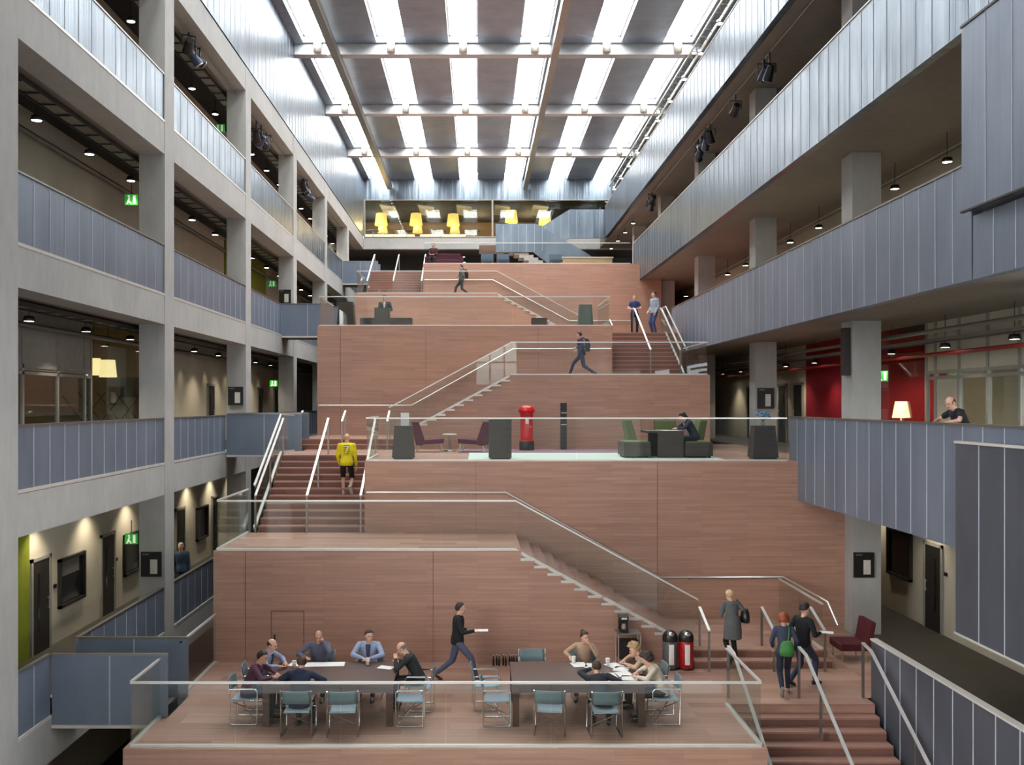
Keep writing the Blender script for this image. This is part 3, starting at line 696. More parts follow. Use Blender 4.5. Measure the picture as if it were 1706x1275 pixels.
def gwin(side, y0, y1, z0, z1, blind=False):
    global wn; wn += 1
    x = -10.2 if side < 0 else 11.65; s = 1 if side < 0 else -1
    mb = MB()
    for q in (y0, y1 - .07): mb.box(x - .01, q, z0, x + s * .09, q + .07, z1)
    for q in (z0, z1 - .07): mb.box(x - .01, y0, q, x + s * .09, y1, q + .07)
    w = struct('window_%d' % wn, mb, 'dark_frame')
    mb = MB(); mb.box(x - .005, y0 + .05, z0 + .05, x + s * .02, y1 - .05, z1 - .05); struct('window_pane', mb, 'dark_glass', w)
    if blind: mb = MB(); mb.box(x + s * .021, y0 + .08, z1 - .45, x + s * .03, y1 - .3, z1 - .08); struct('window_blind', mb, 'pipe', w)
gdoor(-1, 21.95, .85, 0); gwin(-1, 23.3, 24.8, .8, 2.0, True); gdoor(-1, 26.0, .85, 0); gwin(-1, 27.6, 29.0, .8, 2.0); gdoor(-1, 32.4, .9, 0); gwin(-1, 34.7, 36.1, .8, 2.0); gdoor(-1, 36.8, .85, 0)
gdoor(-1, 36.2, .85, L2); gdoor(-1, 40.2, .9, L2); gdoor(-1, 44.5, .9, L2); gdoor(-1, 48, .9, L2)
gwin(-1, 33.2, 36.2, 8.62, 10.75)
gdoor(1, 24.1, .85, 0); gwin(1, 25.7, 27.2, 1.0, 2.3); gdoor(1, 28.6, .85, 0)
gdoor(1, 34.4, .9, L2); gdoor(1, 36.2, .9, L2); gdoor(1, 40.5, .9, L2)
for y, z, s in ((23.15, 1.35, -1), (27.1, 1.35, -1), (23.9, 1.5, 1), (28.3, 1.5, 1)):
    x = -10.19 if s < 0 else 11.64; mb = MB(); mb.box(x, y - .1, z, x - .02 * s, y + .05, z + .09)
    tag(mb.build('room_plate', 'black'), {23.15: 'small black room plate between the left corridor door and its window', 27.1: 'small black room plate beside the farther left corridor door', 23.9: 'small black room plate beside the nearer lower right door', 28.3: 'small black room plate beside the farther lower right door'}[y], 'sign')
# glazed partition with a lamp-lit meeting room, second left gallery
mb = MB()
for y in (15.5, 17.9, 20.3, 21.5, 23.3, 24.9, 25.3): mb.box(-10.25, y - .04, L2, -10.17, y + .04, 8.2)
for z in (L2, 6.45, 6.6, 8.1): mb.box(-10.25, 15.5, z, -10.17, 25.3, z + .07)
w = struct('window_90', mb, 'grey_frame'); mb = MB(); mb.box(-10.22, 15.5, L2, -10.2, 25.3, 6.5); struct('window_pane', mb, 'glass2', w)
mb = MB(); mb.box(-10.22, 15.5, 6.55, -10.2, 25.3, 8.15); struct('window_blind', mb, 'grey_frame', w)
mb = MB(); mb.box(-10.24, 29.2, L2, -10.18, 29.3, 8.2); mb.box(-10.24, 25.3, 7.9, -10.18, 29.3, 7.98); w = struct('window_91', mb, 'dark_frame')
mb = MB(); mb.box(-10.22, 25.3, L2, -10.2, 29.2, 7.9); struct('window_pane', mb, 'glass2', w)
M['room_warm'] = plain('meeting_room_wall', S(176, 156, 122), .8)
M['lattice'] = plain('lattice_paper', S(150, 122, 84), .8)
sbox('wall_room_back', 'lattice', -13.6, 15, L2, -13.4, 32, 8.2); sbox('wall_room_end', 'room_warm', -13.4, 31, L2, -10.2, 31.2, 8.2); sbox('wall_room_end', 'room_warm', -13.4, 15, L2, -10.2, 15.2, 8.2)
sbox('floor_room', 'dark_floor', -13.4, 15.2, L2 - .2, -10.2, 31, L2); sbox('ceiling_room', 'room_warm', -13.4, 15.2, 8.2, -10.2, 31, 8.3)
sbox('wall_room_panel', 'white', -12.5, 21.3, L2, -12.4, 25.2, 7.6)
mb = MB()
for i in range(9):
    mb.bx((-12.0, 30.99, 5.6), (.03, .03, 3.2), Matrix.Rotation(R(45), 3, 'Y')) if 0 else mb.bx((-12.9 + i * .3, 30.985, 5.4), (.025, .02, 1.9), Matrix.Rotation(R(38 if i % 2 else -38), 3, 'Y'))
struct('trim_lattice', mb, 'dark_frame')
for px, py, X, lab in ((180, 614, -10.9, 'glowing cream drum pendant nearest the black screen in the left meeting room'), (156, 611, -11.6, 'glowing cream drum pendant farther from the black screen, left meeting room')):
    Y = -X * F / (VX - px); z = wz(py, Y); f = thing('pendant_lamp', lab, 'lamp', (X, Y, z), 0, 'meeting room pendants')
    mb = MB(); mb.lathe([(.17, .25), (.20, .25), (.25, -.26), (.23, -.26), (.18, .2)], n=20); mb.build('lamp_shade', 'warm_shade', f)
    mb = MB(); mb.tube((0, 0, .2), (0, 0, 8.2 - z), .01, 6); mb.build('cord', 'black', f); spots.append((X, Y, z - .3, 40))
t = thing('wall_screen', 'black flat screen beside the left meeting room pendants', 'screen', (-10.75, 30.2, 6.3)); mb = MB(); mb.bx((0, 0, 0), (.95, .06, .62)); mb.build('display', 'black', t); mb = MB(); mb.box(-.04, .02, -.1, .04, .8, .1); mb.build('bracket', 'dark_frame', t)
# glazed rooms, second right gallery
mb = MB()
for y in (15.5, 17.2, 18.9, 20.6, 21.9, 23.2, 24.4, 24.9, 28.0): mb.box(11.61, y - .05, L2, 11.7, y + .05, 7.9)
for z in (L2, 6.4, 6.55): mb.box(11.62, 15.5, z, 11.69, 24.9, z + .08)
mb.box(11.62, 24.9, 5.2, 11.69, 28.0, 5.26)
w = struct('window_92', mb, 'grey_frame'); mb = MB(); mb.box(11.65, 15.5, L2, 11.67, 28.0, 7.9); struct('window_pane', mb, 'glass2', w)
mb = MB(); mb.box(11.64, 23.35, L2, 11.66, 24.35, 6.4); mb.box(11.64, 15.5, 6.6, 11.66, 24.85, 7.88); struct('window_blind', mb, 'cream', w)
sbox('wall_right_dark_red', 'red_dark', 11.62, 28.0, L2, 11.8, 34, 8.0)
sbox('wall_room_red', 'red_wall', 11.7, 28.3, L2, 16, 28.5, 8); sbox('wall_room_far', 'room_warm', 15.8, 15, L2, 16, 28.3, 8)
sbox('floor_room', 'dark_floor', 11.65, 15, L2 - .2, 16, 28.4, L2); sbox('ceiling_room', 'services', 11.66, 15, 7.9, 16, 28.4, 8.0); sbox('wall_room_divider', 'room_warm', 12.4, 24.8, L2, 16, 24.95, 7.9)
spots += [(13.5, 26.5, 7.7, 120, 130), (13.5, 20, 7.7, 60, 130)]  # unseen spots added to brighten the red room and its neighbour
Y = 26.4; X = wx(1489, Y) + .2
f = thing('table_lamp', 'table lamp with glowing cream shade before the red wall at right', 'lamp', (X, Y, 5.35))
mb = MB(); mb.lathe([(.12, .5), (.15, .5), (.23, .05), (.21, .05)], n=18); mb.build('lamp_shade', 'warm_shade', f)
mb = MB(); mb.lathe([(.1, -.25), (.1, -.23), (.02, -.2), (.02, .1)], n=12); mb.build('base', 'steel', f); spots.append((X, Y, 5.7, 40))
t = thing('side_table', 'low dark table carrying the lamp before the red wall', 'table', (X, Y, L2)); mb = MB(); mb.box(-.5, -.35, .72, .5, .35, .78); mb.build('tabletop', 'dark_frame', t)
for sx in (-.45, .45):
    for sy in (-.3, .3): mb = MB(); mb.box(sx - .025, sy - .025, 0, sx + .025, sy + .025, .72); mb.build('leg', 'dark_frame', t)
# exit signs
def exitsign(label, p, ry):
    t = thing('exit_sign', label, 'sign', p, ry, 'green exit signs'); mb = MB(); mb.box(-.17, -.03, -.14, .17, .03, .14); lb = mb.build('light_box', 'exit_green', t)
    mb = MB(); mb.bx((-.06, -.034, .09), (.05, .006, .05)); mb.bx((-.06, -.034, 0), (.04, .006, .12), Matrix.Rotation(R(20), 3, 'Y')); mb.bx((-.09, -.034, -.08), (.03, .006, .1), Matrix.Rotation(R(35), 3, 'Y')); mb.bx((-.02, -.034, -.08), (.03, .006, .1), Matrix.Rotation(R(-35), 3, 'Y'))
    mb.box(.05, -.037, -.11, .12, -.031, .11); mb.build('pictogram', 'white_lit', lb)
    mb = MB(); mb.tube((0, 0, .16), (0, 0, .5), .012, 6); mb.build('hanger', 'black', t)
for px, py, X, lab in ((219, 333, -9.2, 'green exit sign hanging in the third left gallery before the first broad column'), (219, 898, -9.4, 'green exit sign in the lowest left corridor'), (366, 214, -9.2, 'green exit sign hanging in the topmost left gallery'), (453, 473, -9.3, 'green exit sign by the olive wall of the third left gallery'), (456, 639, -9.3, 'green exit sign in the second left gallery'), (1468, 627, 10.7, 'green exit sign before the red wall of the right gallery')):
    Y = X * F / (px - VX); exitsign(lab, (X, Y, wz(py, Y)), 0)
# notice boards on the columns
def board(label, x, y, z, w=.5, h=.62):
    t = thing('notice_board', label, 'notice board', (x, y, z), 0, 'black column notice boards'); mb = MB(); mb.box(-w / 2, -.07, -h / 2, w / 2, 0, h / 2); cs = mb.build('case', 'black', t)
    mb = MB(); mb.box(-.02, -.075, -h * .38, .16, -.07, h * .2); mb.build('notice_sheet', 'white', cs); mb = MB(); mb.box(-w * .42, -.075, h * .38, -.05, -.07, h * .44); mb.build('header_strip', 'pipe', cs)
board('black notice board on the second full column, second left gallery', wx(393, 32.5), 32.5, wz(660, 32.5))
board('black notice board on the first full column, lowest left gallery', wx(253, 24.1), 24.1, wz(940, 24.1))
board('black notice board on the third full column, third left gallery', wx(475, 40.9), 40.9, wz(495, 40.9))
board('black notice board on the right column at the lower corridor', wx(1438, 24.1), 24.1, wz(941, 24.1))
board('black notice board on the right column beside the armchair terrace', wx(1275, 32.5), 32.5, wz(664, 32.5), .55, .7)
t = thing('wall_speaker', 'slim black loudspeaker on the right column above the metal balustrade', 'speaker', (9.4, 24.3, 7.1)); mb = MB(); mb.box(-.18, -.1, -.6, 0, .12, .6); mb.build('cabinet', 'black', t, bevel=.01); mb = MB(); mb.box(-.17, -.11, -.55, -.02, -.1, .55); mb.build('grille', 'dark_frame', t)
# clusters of stage lanterns
M['lantern_blue'] = plain('lantern_body', S(58, 66, 88), .35, .4)
def lanterns(label, x, y, z, n, zr):
    for i in range(n):
        random.seed(int(y * 7) + i)
        t = thing('stage_spotlight', label[i] if i < len(label) else label[-1], 'spotlight', (x + random.uniform(-.08, .08), y + (i - n / 2) * .55, z + random.uniform(-.15, .1)), random.uniform(-60, 60), 'stage lantern clusters')
        hz = t.location.z; tilt = Matrix.Rotation(R(random.uniform(30, 75)), 3, 'X')
        a = tilt @ V((0, 0, .22)); b = tilt @ V((0, 0, -.24)); mb = MB(); mb.tube(a, (0, 0, 0), .11, 12, .13); mb.tube((0, 0, 0), b, .13, 12, .15); br = mb.build('barrel', 'lantern_blue' if i % 2 else 'black', t)
        mb = MB(); d = (b - a).normalized(); mb.tube(b, b + d * .02, .13, 12); mb.build('lens', 'steel', br)
        mb = MB(); mb.path([(-.2, 0, 0), (-.2, 0, .28), (.2, 0, .28), (.2, 0, 0)], .018, 6); mb.tube((0, 0, .28), (0, 0, zr - hz), .03, 8); mb.build('yoke', 'black', t)
for x, y, z, n, zr, where in ((-8.2, 28.0, 15.9, 3, 16.3, 'behind the first full left column'), (-8.2, 36.8, 15.85, 4, 16.3, 'behind the second full left column'), (-8.2, 46.0, 15.9, 4, 16.3, 'behind the third full left column'),
                              (8.72, 29.2, 15.8, 2, 16.28, 'nearest the camera under the highest right gallery'), (8.72, 32.8, 15.85, 1, 16.28, 'standing alone under the highest right gallery'), (8.72, 37.4, 15.7, 5, 16.28, 'in the big middle cluster under the highest right gallery'), (8.72, 48.5, 15.8, 3, 16.28, 'farthest along the highest right gallery soffit')):
    ords = ['nearest', 'second', 'third', 'fourth', 'fifth']
    lanterns(['%s stage lantern of the cluster %s' % (ords[i], where) if n > 1 else 'small stage lantern ' + where for i in range(n)], x, y, z, n, zr)

# unseen spots added to brighten the cafe and the space below it
for i in range(6): spots.append((wx(630 + 62 * i, 69), 69.5, 20.1, 130))
for i in range(4): spots.append((-5 + 3.4 * i, 67.5, 16.2, 60))

for i in range(10): spots.append((-9.85, 20.6 + 2.7 * i, 11.35, 26, 66))
for i in range(8): spots.append((-9.9, 33 + 2.9 * i, 7.5, 26, 66))
points = [(wx(px, 68.5), 68.0, 18.3, 45) for px in (635, 693, 755, 852, 908)] + [(wx(px, 74), 74.5, 19.4, 220) for px in (640, 720, 800, 880)]  # pendant bulbs, then fill points added at the rear of the cafe
# ================================================================ FURNITURE
def fpt(px, py, z=0.0):
    """floor point seen at a pixel, for a floor at height z below the eye"""
    Y = (CZ - z) * F / (py - VY); return wx(px, Y), Y
# ---- meeting tables
def meeting_table(label, x0, x1, y0, y1):
    t = thing('meeting_table', label, 'table', ((x0 + x1) / 2, (y0 + y1) / 2, 0), 0, 'dark wooden meeting tables'); w, d = x1 - x0, y1 - y0
    mb = MB(); mb.box(-w / 2, -d / 2, .69, w / 2, d / 2, .76); mb.build('tabletop', 'wood_table', t, bevel=.006)
    mb = MB(); e = .03
    mb.box(-w / 2 + e, -d / 2 + e, .60, w / 2 - e, -d / 2 + e + .04, .69); mb.box(-w / 2 + e, d / 2 - e - .04, .60, w / 2 - e, d / 2 - e, .69)
    mb.box(-w / 2 + e, -d / 2 + e, .60, -w / 2 + e + .04, d / 2 - e, .69); mb.box(w / 2 - e - .04, -d / 2 + e, .60, w / 2 - e, d / 2 - e, .69); mb.build('apron', 'wood_table', t)
    for sx in (-1, 1):
        for sy in (-1, 1):
            cx, cy = sx * (w / 2 - .065), sy * (d / 2 - .065); mb = MB(); mb.box(cx - .06, cy - .06, 0, cx + .06, cy + .06, .69); mb.build('leg', 'wood_table', t, bevel=.004)
meeting_table('left dark wooden meeting table with six people around it', -3.86, -1.52, 17.2, 18.72)
meeting_table('right dark wooden meeting table with papers and cups at its right end', .62, 3.0, 17.2, 18.72)
# ---- meeting chairs: steel side loops, blue seat and back. Faces local +y
def meeting_chair():
    t = thing('meeting_chair', 'x', 'chair', (0, 0, 0), 0, 'steel and blue meeting chairs')
    mb = MB(); mb.bar([(0, -.22, .435), (0, .1, .44), (0, .23, .455), (0, .25, .44)], .44, .035); mb.build('seat', 'blue_fabric', t, bevel=.01)
    mb = MB()
    vs = []; n = 8
    for j, (z, y) in enumerate(((.58, -.235), (.68, -.255), (.80, -.275), (.815, -.278))):
        for i in range(n + 1):
            u = -1 + 2 * i / n; vs.append(V((u * .245, y - .035 * (1 - u * u), z)))
    m = len(vs); vs += [p + V((0, .014, 0)) for p in vs]; fs = []
    for j in range(3):
        for i in range(n):
            a = j * (n + 1) + i; fs.append((a, a + 1, a + n + 2, a + n + 1)); fs.append((m + a, m + a + n + 1, m + a + n + 2, m + a + 1))
    rim = [i for i in range(n + 1)] + [(n + 1) * k + n for k in (1, 2, 3)] + [3 * (n + 1) + i for i in range(n - 1, -1, -1)] + [(n + 1) * k for k in (2, 1)]
    for a, b in zip(rim, rim[1:] + rim[:1]): fs.append((a, m + a, m + b, b))
    mb.add(vs, fs, True); mb.build('backrest', 'teal_mesh', t)
    for sx in (-1, 1):
        x = sx * .265; mb = MB(); mb.path([(x, -.29, .82), (x, -.25, .64), (x, -.24, .02), (x, -.2, .012), (x, .22, .012), (x, .25, .05), (x, .25, .61), (x, .21, .645), (x, -.25, .645)], .012, 8); sf = mb.build('side_frame', 'chrome', t)
        mb = MB(); mb.bar([(x, -.18, .662), (x, .2, .662)], .045, .02); mb.build('armrest', 'chrome', sf)
    for s in (-1, 1):
        mb = MB(); mb.path([(-.26 * s, -.2, .42), (.26 * s, .2, .06)], .01, 6); mb.build('cross_brace', 'chrome', t)
    mb = MB(); mb.tube((-.265, .18, .415), (.265, .18, .415), .01, 6); mb.build('seat_rail', 'chrome', t)
    return t
ch0 = meeting_chair()
CH = []
def chair(x, y, rot, label):
    if not CH: ch0.location = (x, y, 0); ch0.rotation_euler = (0, 0, R(rot)); ch0['label'] = label; CH.append(ch0)
    else: CH.append(dup(ch0, (x, y, 0), rot, label))
chair(-3.15, 16.9, 0, 'steel and blue meeting chair under the man in the navy hoodie')
chair(-2.36, 16.88, 4, 'empty steel and blue meeting chair at the front of the left table')
chair(-1.22, 17.45, 90, 'empty steel and blue chair at the near right corner of the left table')
chair(-1.1, 18.3, 86, 'steel and blue chair under the bald man in the black jacket')
chair(-4.22, 17.55, -90, 'steel and blue chair under the man in the plum jumper')
chair(-4.2, 18.4, -84, 'steel and blue chair under the balding man in a pale blue shirt')
chair(-3.15, 19.12, 180, 'steel and blue chair under the man with his hand to his face')
chair(-2.15, 19.12, 180, 'steel and blue chair under the man in a blue shirt with a cup')
chair(.34, 17.45, -90, 'empty steel and blue chair at the near left corner of the right table')
chair(.16, 18.35, -86, 'empty steel and blue chair at the far left corner of the right table')
chair(1.27, 16.92, -6, 'empty steel and blue chair at the front of the right table')
chair(2.22, 16.86, 3, 'steel and blue chair under the dark figure resting head on hand')
chair(1.1, 19.2, 180, 'empty steel and blue chair behind the right table, near the bottles')
chair(2.12, 19.12, 180, 'steel and blue chair under the woman in beige with a hair bun')
chair(3.32, 18.4, 94, 'steel and blue chair under the woman with curly blonde hair')
chair(3.4, 17.55, 90, 'steel and blue chair under the woman in the cream top')
# ---- papers, cups, notebooks on the tables
def sheet(label, x, y, rot, w=.21, d=.297, z=.761, mt='paper', name='paper_sheet', th=.003, group='papers on the meeting tables'):
    mb = MB(); mb.bx((0, 0, th / 2), (w, d, th)); o = mb.build(name, mt); o.location = (x, y, z); o.rotation_euler = (0, 0, R(rot)); return tag(o, label, 'paper', group)
M['paper'] = plain('white_paper', S(232, 232, 230), .7, 0, .02)
M['cup'] = plain('white_cup', S(226, 224, 218), .4)
sheet('big white plan spread before the man with his hand to his face', -3.0, 18.52, 4, .86, .3)
sheet('white sheet beside the plan at the left table', -3.52, 18.55, -12, .22, .3)
sheet('white sheet before the bald man in the black jacket', -1.75, 18.3, 70)
sheet('white sheet under the plum-jumper man\'s hands', -3.68, 17.68, 80)
for i, (x, y, r, l) in enumerate(((1.95, 18.5, 10, 'white sheet before the woman in beige'), (2.2, 18.42, -14, 'second white sheet overlapping before the woman in beige'), (2.62, 18.45, 30, 'white sheet before the blonde woman'), (2.72, 18.2, -20, 'creased white sheet between the blonde woman and the cream-topped woman'), (2.42, 17.78, 5, 'white notepad lying alone near the dark resting figure'), (2.72, 17.86, 12, 'white sheet before the cream-topped woman'), (2.78, 17.6, -8, 'white sheet at the near right corner of the right table'))):
    sheet(l, x, y, r, .28, .32)
def cup(label, x, y, z=.761, group='cups on the meeting tables'):
    t = thing('paper_cup', label, 'cup', (x, y, z), 0, group); mb = MB(); mb.lathe([(.0, 0), (.03, 0), (.042, .12), (.038, .12), (.03, .01), (.0, .01)], n=16); mb.build('cup_body', 'cup', t)
    mb = MB(); mb.lathe([(.0, .118), (.045, .115), (.045, .128), (.03, .134), (.0, .134)], n=16); mb.build('lid', 'white', t)
cup('white cup in the hands of the man in the blue shirt', -2.12, 18.5); cup('white cup beside the papers of the woman in beige', 1.86, 18.62); cup('white cup near the blonde woman at the right table', 2.5, 18.48); cup('white cup before the balding man at the left table', -3.5, 18.3)
# ---- along the lower wall
M['bottle'] = plain('dark_bottle_glass', S(24, 26, 24), .12, 0, .05)
b0 = None
for i in range(10):
    x = wx((822, 827.5, 831.5, 838.5, 842.5, 849, 852.5, 856, 860.5, 864)[i], 21.25); y = 21.2 + .04 * (i % 2)
    if b0 is None:
        b0 = thing('bottle', 'dark glass bottle in the row standing along the lower stone wall', 'bottle', (x, y, 0), 0, 'dark bottles along the wall'); mb = MB(); mb.lathe([(.0, 0), (.020, 0), (.021, .02), (.021, .14), (.009, .19), (.008, .235), (.0, .235)], n=14); mb.build('bottle_body', 'bottle', b0)
        mb = MB(); mb.lathe([(.010, .225), (.010, .245), (.0, .246)], n=10); mb.build('cap', 'steel', b0)
    else: dup(b0, (x, y, 0))
def bin_(label, x, y, mt):
    t = thing('litter_bin', label, 'bin', (x, y, 0), 0, 'dome-topped litter bins')
    mb = MB(); mb.lathe([(.15, 0), (.165, .01), (.165, .6), (.16, .61), (.15, .61)], n=28); mb.build('bin_body', mt, t)
    mb = MB(); mb.lathe([(.168, .61), (.17, .68), (.155, .75), (.11, .81), (.05, .84), (.0, .845)], n=28); dl = mb.build('dome_lid', 'black', t)
    mb = MB(); mb.ball((0, -.1, .765), (.085, .075, .06), Matrix.Rotation(R(-20), 3, 'X'), 14, 8); mb.build('push_flap', 'chrome', dl)
    mb = MB()
    vs = []
    for z in (.12, .56):
        for a in (-14, -7, 0, 7, 14): vs.append((.168 * math.sin(R(a)) * 1.35, -.168 * math.cos(R(a * 1.35)), z))
    mb.add(vs, [(i, i + 1, i + 6, i + 5) for i in range(4)]); mb.build('label_panel', 'paper', t)
    mb = MB(); mb.lathe([(.155, 0), (.172, 0), (.172, .035), (.155, .035)], n=28); mb.build('base_ring', 'black', t)
M['bin_red'] = plain('red_enamel', S(176, 28, 34), .3); M['bin_grey'] = plain('grey_enamel', S(92, 92, 92), .35)
bin_('grey litter bin with black dome lid beside the red one', wx(1116, 21.0), 20.98, 'bin_grey'); bin_('red litter bin with black dome lid', wx(1142.5, 21.0), 20.98, 'bin_red')
t = thing('service_trolley', 'small metal trolley carrying a coffee machine by the steps', 'trolley', (3.3, 21.1, 0)); mb = MB(); mb.box(-.26, -.24, .76, .26, .2, .79); mb.build('tray_top', 'steel_dark', t); mb = MB(); mb.box(-.24, -.2, .2, .24, .18, .22); mb.build('lower_shelf', 'steel_dark', t)
for sx in (-.24, .24):
    for sy in (-.22, .18): mb = MB(); mb.tube((sx, sy, .03), (sx, sy, .76), .013, 8); mb.ball((sx, sy, .03), .03); mb.build('leg', 'steel', t)
mb = MB(); mb.box(-.22, -.17, .22, .22, .16, .6); mb.build('dark_crate', 'black', t)
t = thing('coffee_machine', 'black coffee machine on the small metal trolley', 'coffee machine', (3.2, 21.1, .79)); mb = MB(); mb.box(-.1, -.12, 0, .1, .14, .06); mb.box(-.1, .02, .06, .1, .14, .3); mb.box(-.1, -.12, .26, .1, .14, .34); mb.build('machine_body', 'black', t, bevel=.008)
mb = MB(); mb.lathe([(.05, .06), (.06, .1), (.045, .17), (.05, .18)], (0, -.05, 0), 14); mb.build('glass_jug', 'steel', t); mb = MB(); mb.box(-.06, -.125, .28, .06, .0, .32); mb.build('display', 'cup', t)
t = thing('armchair', 'dark red armchair in the shadow right of the lower stair platform', 'chair', (8.45, 21.8, 0), 90); 
M['maroon'] = plain('maroon_upholstery', S(84, 22, 30), .8)
mb = MB(); mb.box(-.35, -.3, .25, .35, .35, .42); mb.build('seat', 'maroon', t, bevel=.03); mb = MB(); mb.bx((0, -.34, .6), (.7, .14, .62), Matrix.Rotation(R(10), 3, 'X')); mb.build('backrest', 'maroon', t, bevel=.03)
for sx in (-.3, .3):
    for sy in (-.25, .28): mb = MB(); mb.tube((sx, sy, 0), (sx, sy, .26), .018, 8); mb.build('leg', 'wood_light', t)
# ---- post box terrace (z = L2)
M['purple'] = plain('purple_upholstery', S(84, 32, 58), .85, 0, .08, 25, .15); M['green_fab'] = plain('green_upholstery', S(84, 98, 54), .85, 0, .08, 25, .15)
M['pale_leg'] = plain('pale_leg', S(214, 206, 190), .5)
M['mint'] = plain('mint_carpet', S(196, 212, 202), .95, 0, .05, 60); M['lilac'] = plain('lilac_carpet', S(146, 118, 138), .95, 0, .05, 60)
mb = MB(); mb.box(wx(780, 25.4), 25.0, L2, wx(1205, 25.4), 28.6, L2 + .012); tag(mb.build('carpet', 'mint'), 'pale mint carpet before the red post box', 'carpet')
mb = MB(); mb.box(-.6, 28.75, L2, 5.0, 31.0, L2 + .01); tag(mb.build('carpet', 'lilac'), 'lilac carpet strip at the foot of the post box wall', 'carpet')
def lounge_chair(label, x, y, z, rot, mt, hb=.93, leg='pale_leg', group='purple lounge chairs'):
    """slab-sided easy chair: seat wedge and tall raked back; faces local +y"""
    t = thing('lounge_chair', label, 'chair', (x, y, z), rot, group)
    mb = MB(); mb.prism([(-.2, .24), (.46, .27), (.48, .42), (-.12, .38)], 0, -.33, .33); mb.build('seat', mt, t, bevel=.025)
    mb = MB(); mb.prism([(-.36, .21), (-.16, .21), (-.12, .40), (-.3, hb), (-.5, hb)], 0, -.33, .33); mb.build('backrest', mt, t, bevel=.025)
    for sx in (-.25, .25):
        for y0, y1 in ((-.28, -.34), (.38, .44)):
            mb = MB(); mb.tube((sx, y0, .25), (sx * 1.1, y1, 0), .024, 8, .015); mb.build('leg', leg, t)
lounge_chair('purple lounge chair on the left, facing the small round table', wx(713, 29.4), 29.4, L2, -84, 'purple')
lounge_chair('purple lounge chair on the right, facing the small round table', wx(791, 29.4), 29.3, L2, 80, 'purple')
t = thing('coffee_table', 'small round pale table between the purple lounge chairs', 'table', (wx(749, 29.8), 29.8, L2)); mb = MB(); mb.lathe([(.2, .5), (.22, .51), (.22, .53), (.2, .54)], n=22); mb.build('tabletop', 'white', t); mb = MB(); mb.lathe([(.2, 0), (.2, .02), (.03, .05), (.03, .5)], n=14); mb.build('pedestal', 'steel_dark', t)
def plinth(label, x, y, z, w0, w1, h, d=.55, mt='wenge', group='dark wooden stands', name='display_stand', cat='stand'):
    t = thing(name, label, cat, (x, y, z), 0, group); mb = MB(); a, b = w0 / 2, w1 / 2
    mb.loft([[V((-a, -d / 2, .05)), V((a, -d / 2, .05)), V((a, d / 2, .05)), V((-a, d / 2, .05))], [V((-b, -d * .38, h)), V((b, -d * .38, h)), V((b, d * .38, h)), V((-b, d * .38, h))]], True, False); mb.build('carcass', mt, t, bevel=.006)
    mb = MB(); mb.box(-a + .04, -d / 2 + .04, 0, a - .04, d / 2 - .04, .05); mb.build('plinth_base', 'black', t)
    mb = MB(); mb.box(-b - .005, -d * .38 - .005, h, b + .005, d * .38 + .005, h + .015); mb.build('top_panel', mt, t); return t
plinth('dark tapered stand carrying a white sign near the purple chairs', wx(672.5, 25.5), 25.5, L2, .58, .46, .88)
t = thing('sign_holder', 'white sheet sign standing on the dark tapered stand', 'sign', (wx(674.5, 25.5), 25.5, L2 + .895)); mb = MB(); mb.box(-.11, -.004, .01, .11, .004, .34); mb.build('sheet', 'paper', t); mb = MB(); mb.box(-.1, -.05, 0, .1, .05, .012); mb.build('foot', 'steel', t)
plinth('tall dark box stand directly behind the glass, middle of the post box terrace', wx(833, 25.5), 25.5, L2, .6, .6, 1.05, .5)
plinth('dark tapered stand with blue flowers beside the right column', wx(1271, 25.6), 25.6, L2, .68, .54, .88)
t = thing('flower_vase', 'small vase of blue flowers on the dark tapered stand', 'vase', (wx(1270, 25.6), 25.55, L2 + .895)); mb = MB(); mb.lathe([(.0, 0), (.05, 0), (.06, .06), (.035, .12), (.045, .14)], n=14); mb.build('vase_body', 'glass2', t)
M['blue_petal'] = plain('blue_petals', S(70, 130, 170), .6); M['leaf'] = plain('leaf_green', S(70, 110, 70), .6)
mb = MB(); random.seed(3)
for i in range(14):
    a = random.uniform(0, 6.28); q = V((math.cos(a) * random.uniform(.04, .2), math.sin(a) * .08, random.uniform(.2, .36))); mb.tube((0, 0, .1), q, .004, 5)
mb.build('stems', 'leaf', t); mb = MB(); random.seed(3)
for i in range(14):
    a = random.uniform(0, 6.28); q = V((math.cos(a) * random.uniform(.04, .2), math.sin(a) * .08, random.uniform(.2, .36))); mb.ball(q, (.045, .045, .03), None, 8, 5)
mb.build('blooms', 'blue_petal', t)
M['postbox'] = plain('post_office_red', S(200, 24, 28), .28, 0, .04)
t = thing('post_box', 'red cylindrical pillar post box with black base', 'post box', (wx(877.5, 30.3), 30.3, L2))
mb = MB(); mb.lathe([(.225, .3), (.205, .32), (.205, 1.18), (.215, 1.2)], n=32); pl = mb.build('pillar', 'postbox', t)
mb = MB(); mb.lathe([(.21, 1.19), (.24, 1.2), (.265, 1.24), (.27, 1.27), (.25, 1.29), (.24, 1.33), (.2, 1.38), (.1, 1.42), (.0, 1.43)], n=32); mb.build('cap', 'postbox', t)
mb = MB(); mb.lathe([(.23, 0), (.235, .01), (.235, .27), (.225, .3)], n=32); mb.build('base', 'black', t)
mb = MB(); mb.bx((0, -.2, 1.1), (.22, .03, .035)); mb.build('posting_slot', 'black', pl); mb = MB(); mb.bx((0, -.21, 1.125), (.26, .05, .02)); mb.build('slot_hood', 'postbox', pl)
mb = MB(); mb.bx((.0, -.209, .93), (.1, .02, .17)); mb.build('collection_plate', 'paper', pl); mb = MB()
for q in (-.155, .155): mb.bx((q, -.14, .72), (.012, .03, .72))
mb.bx((0, -.207, .37), (.28, .02, .012)); mb.build('door_seam', 'bin_red', t)
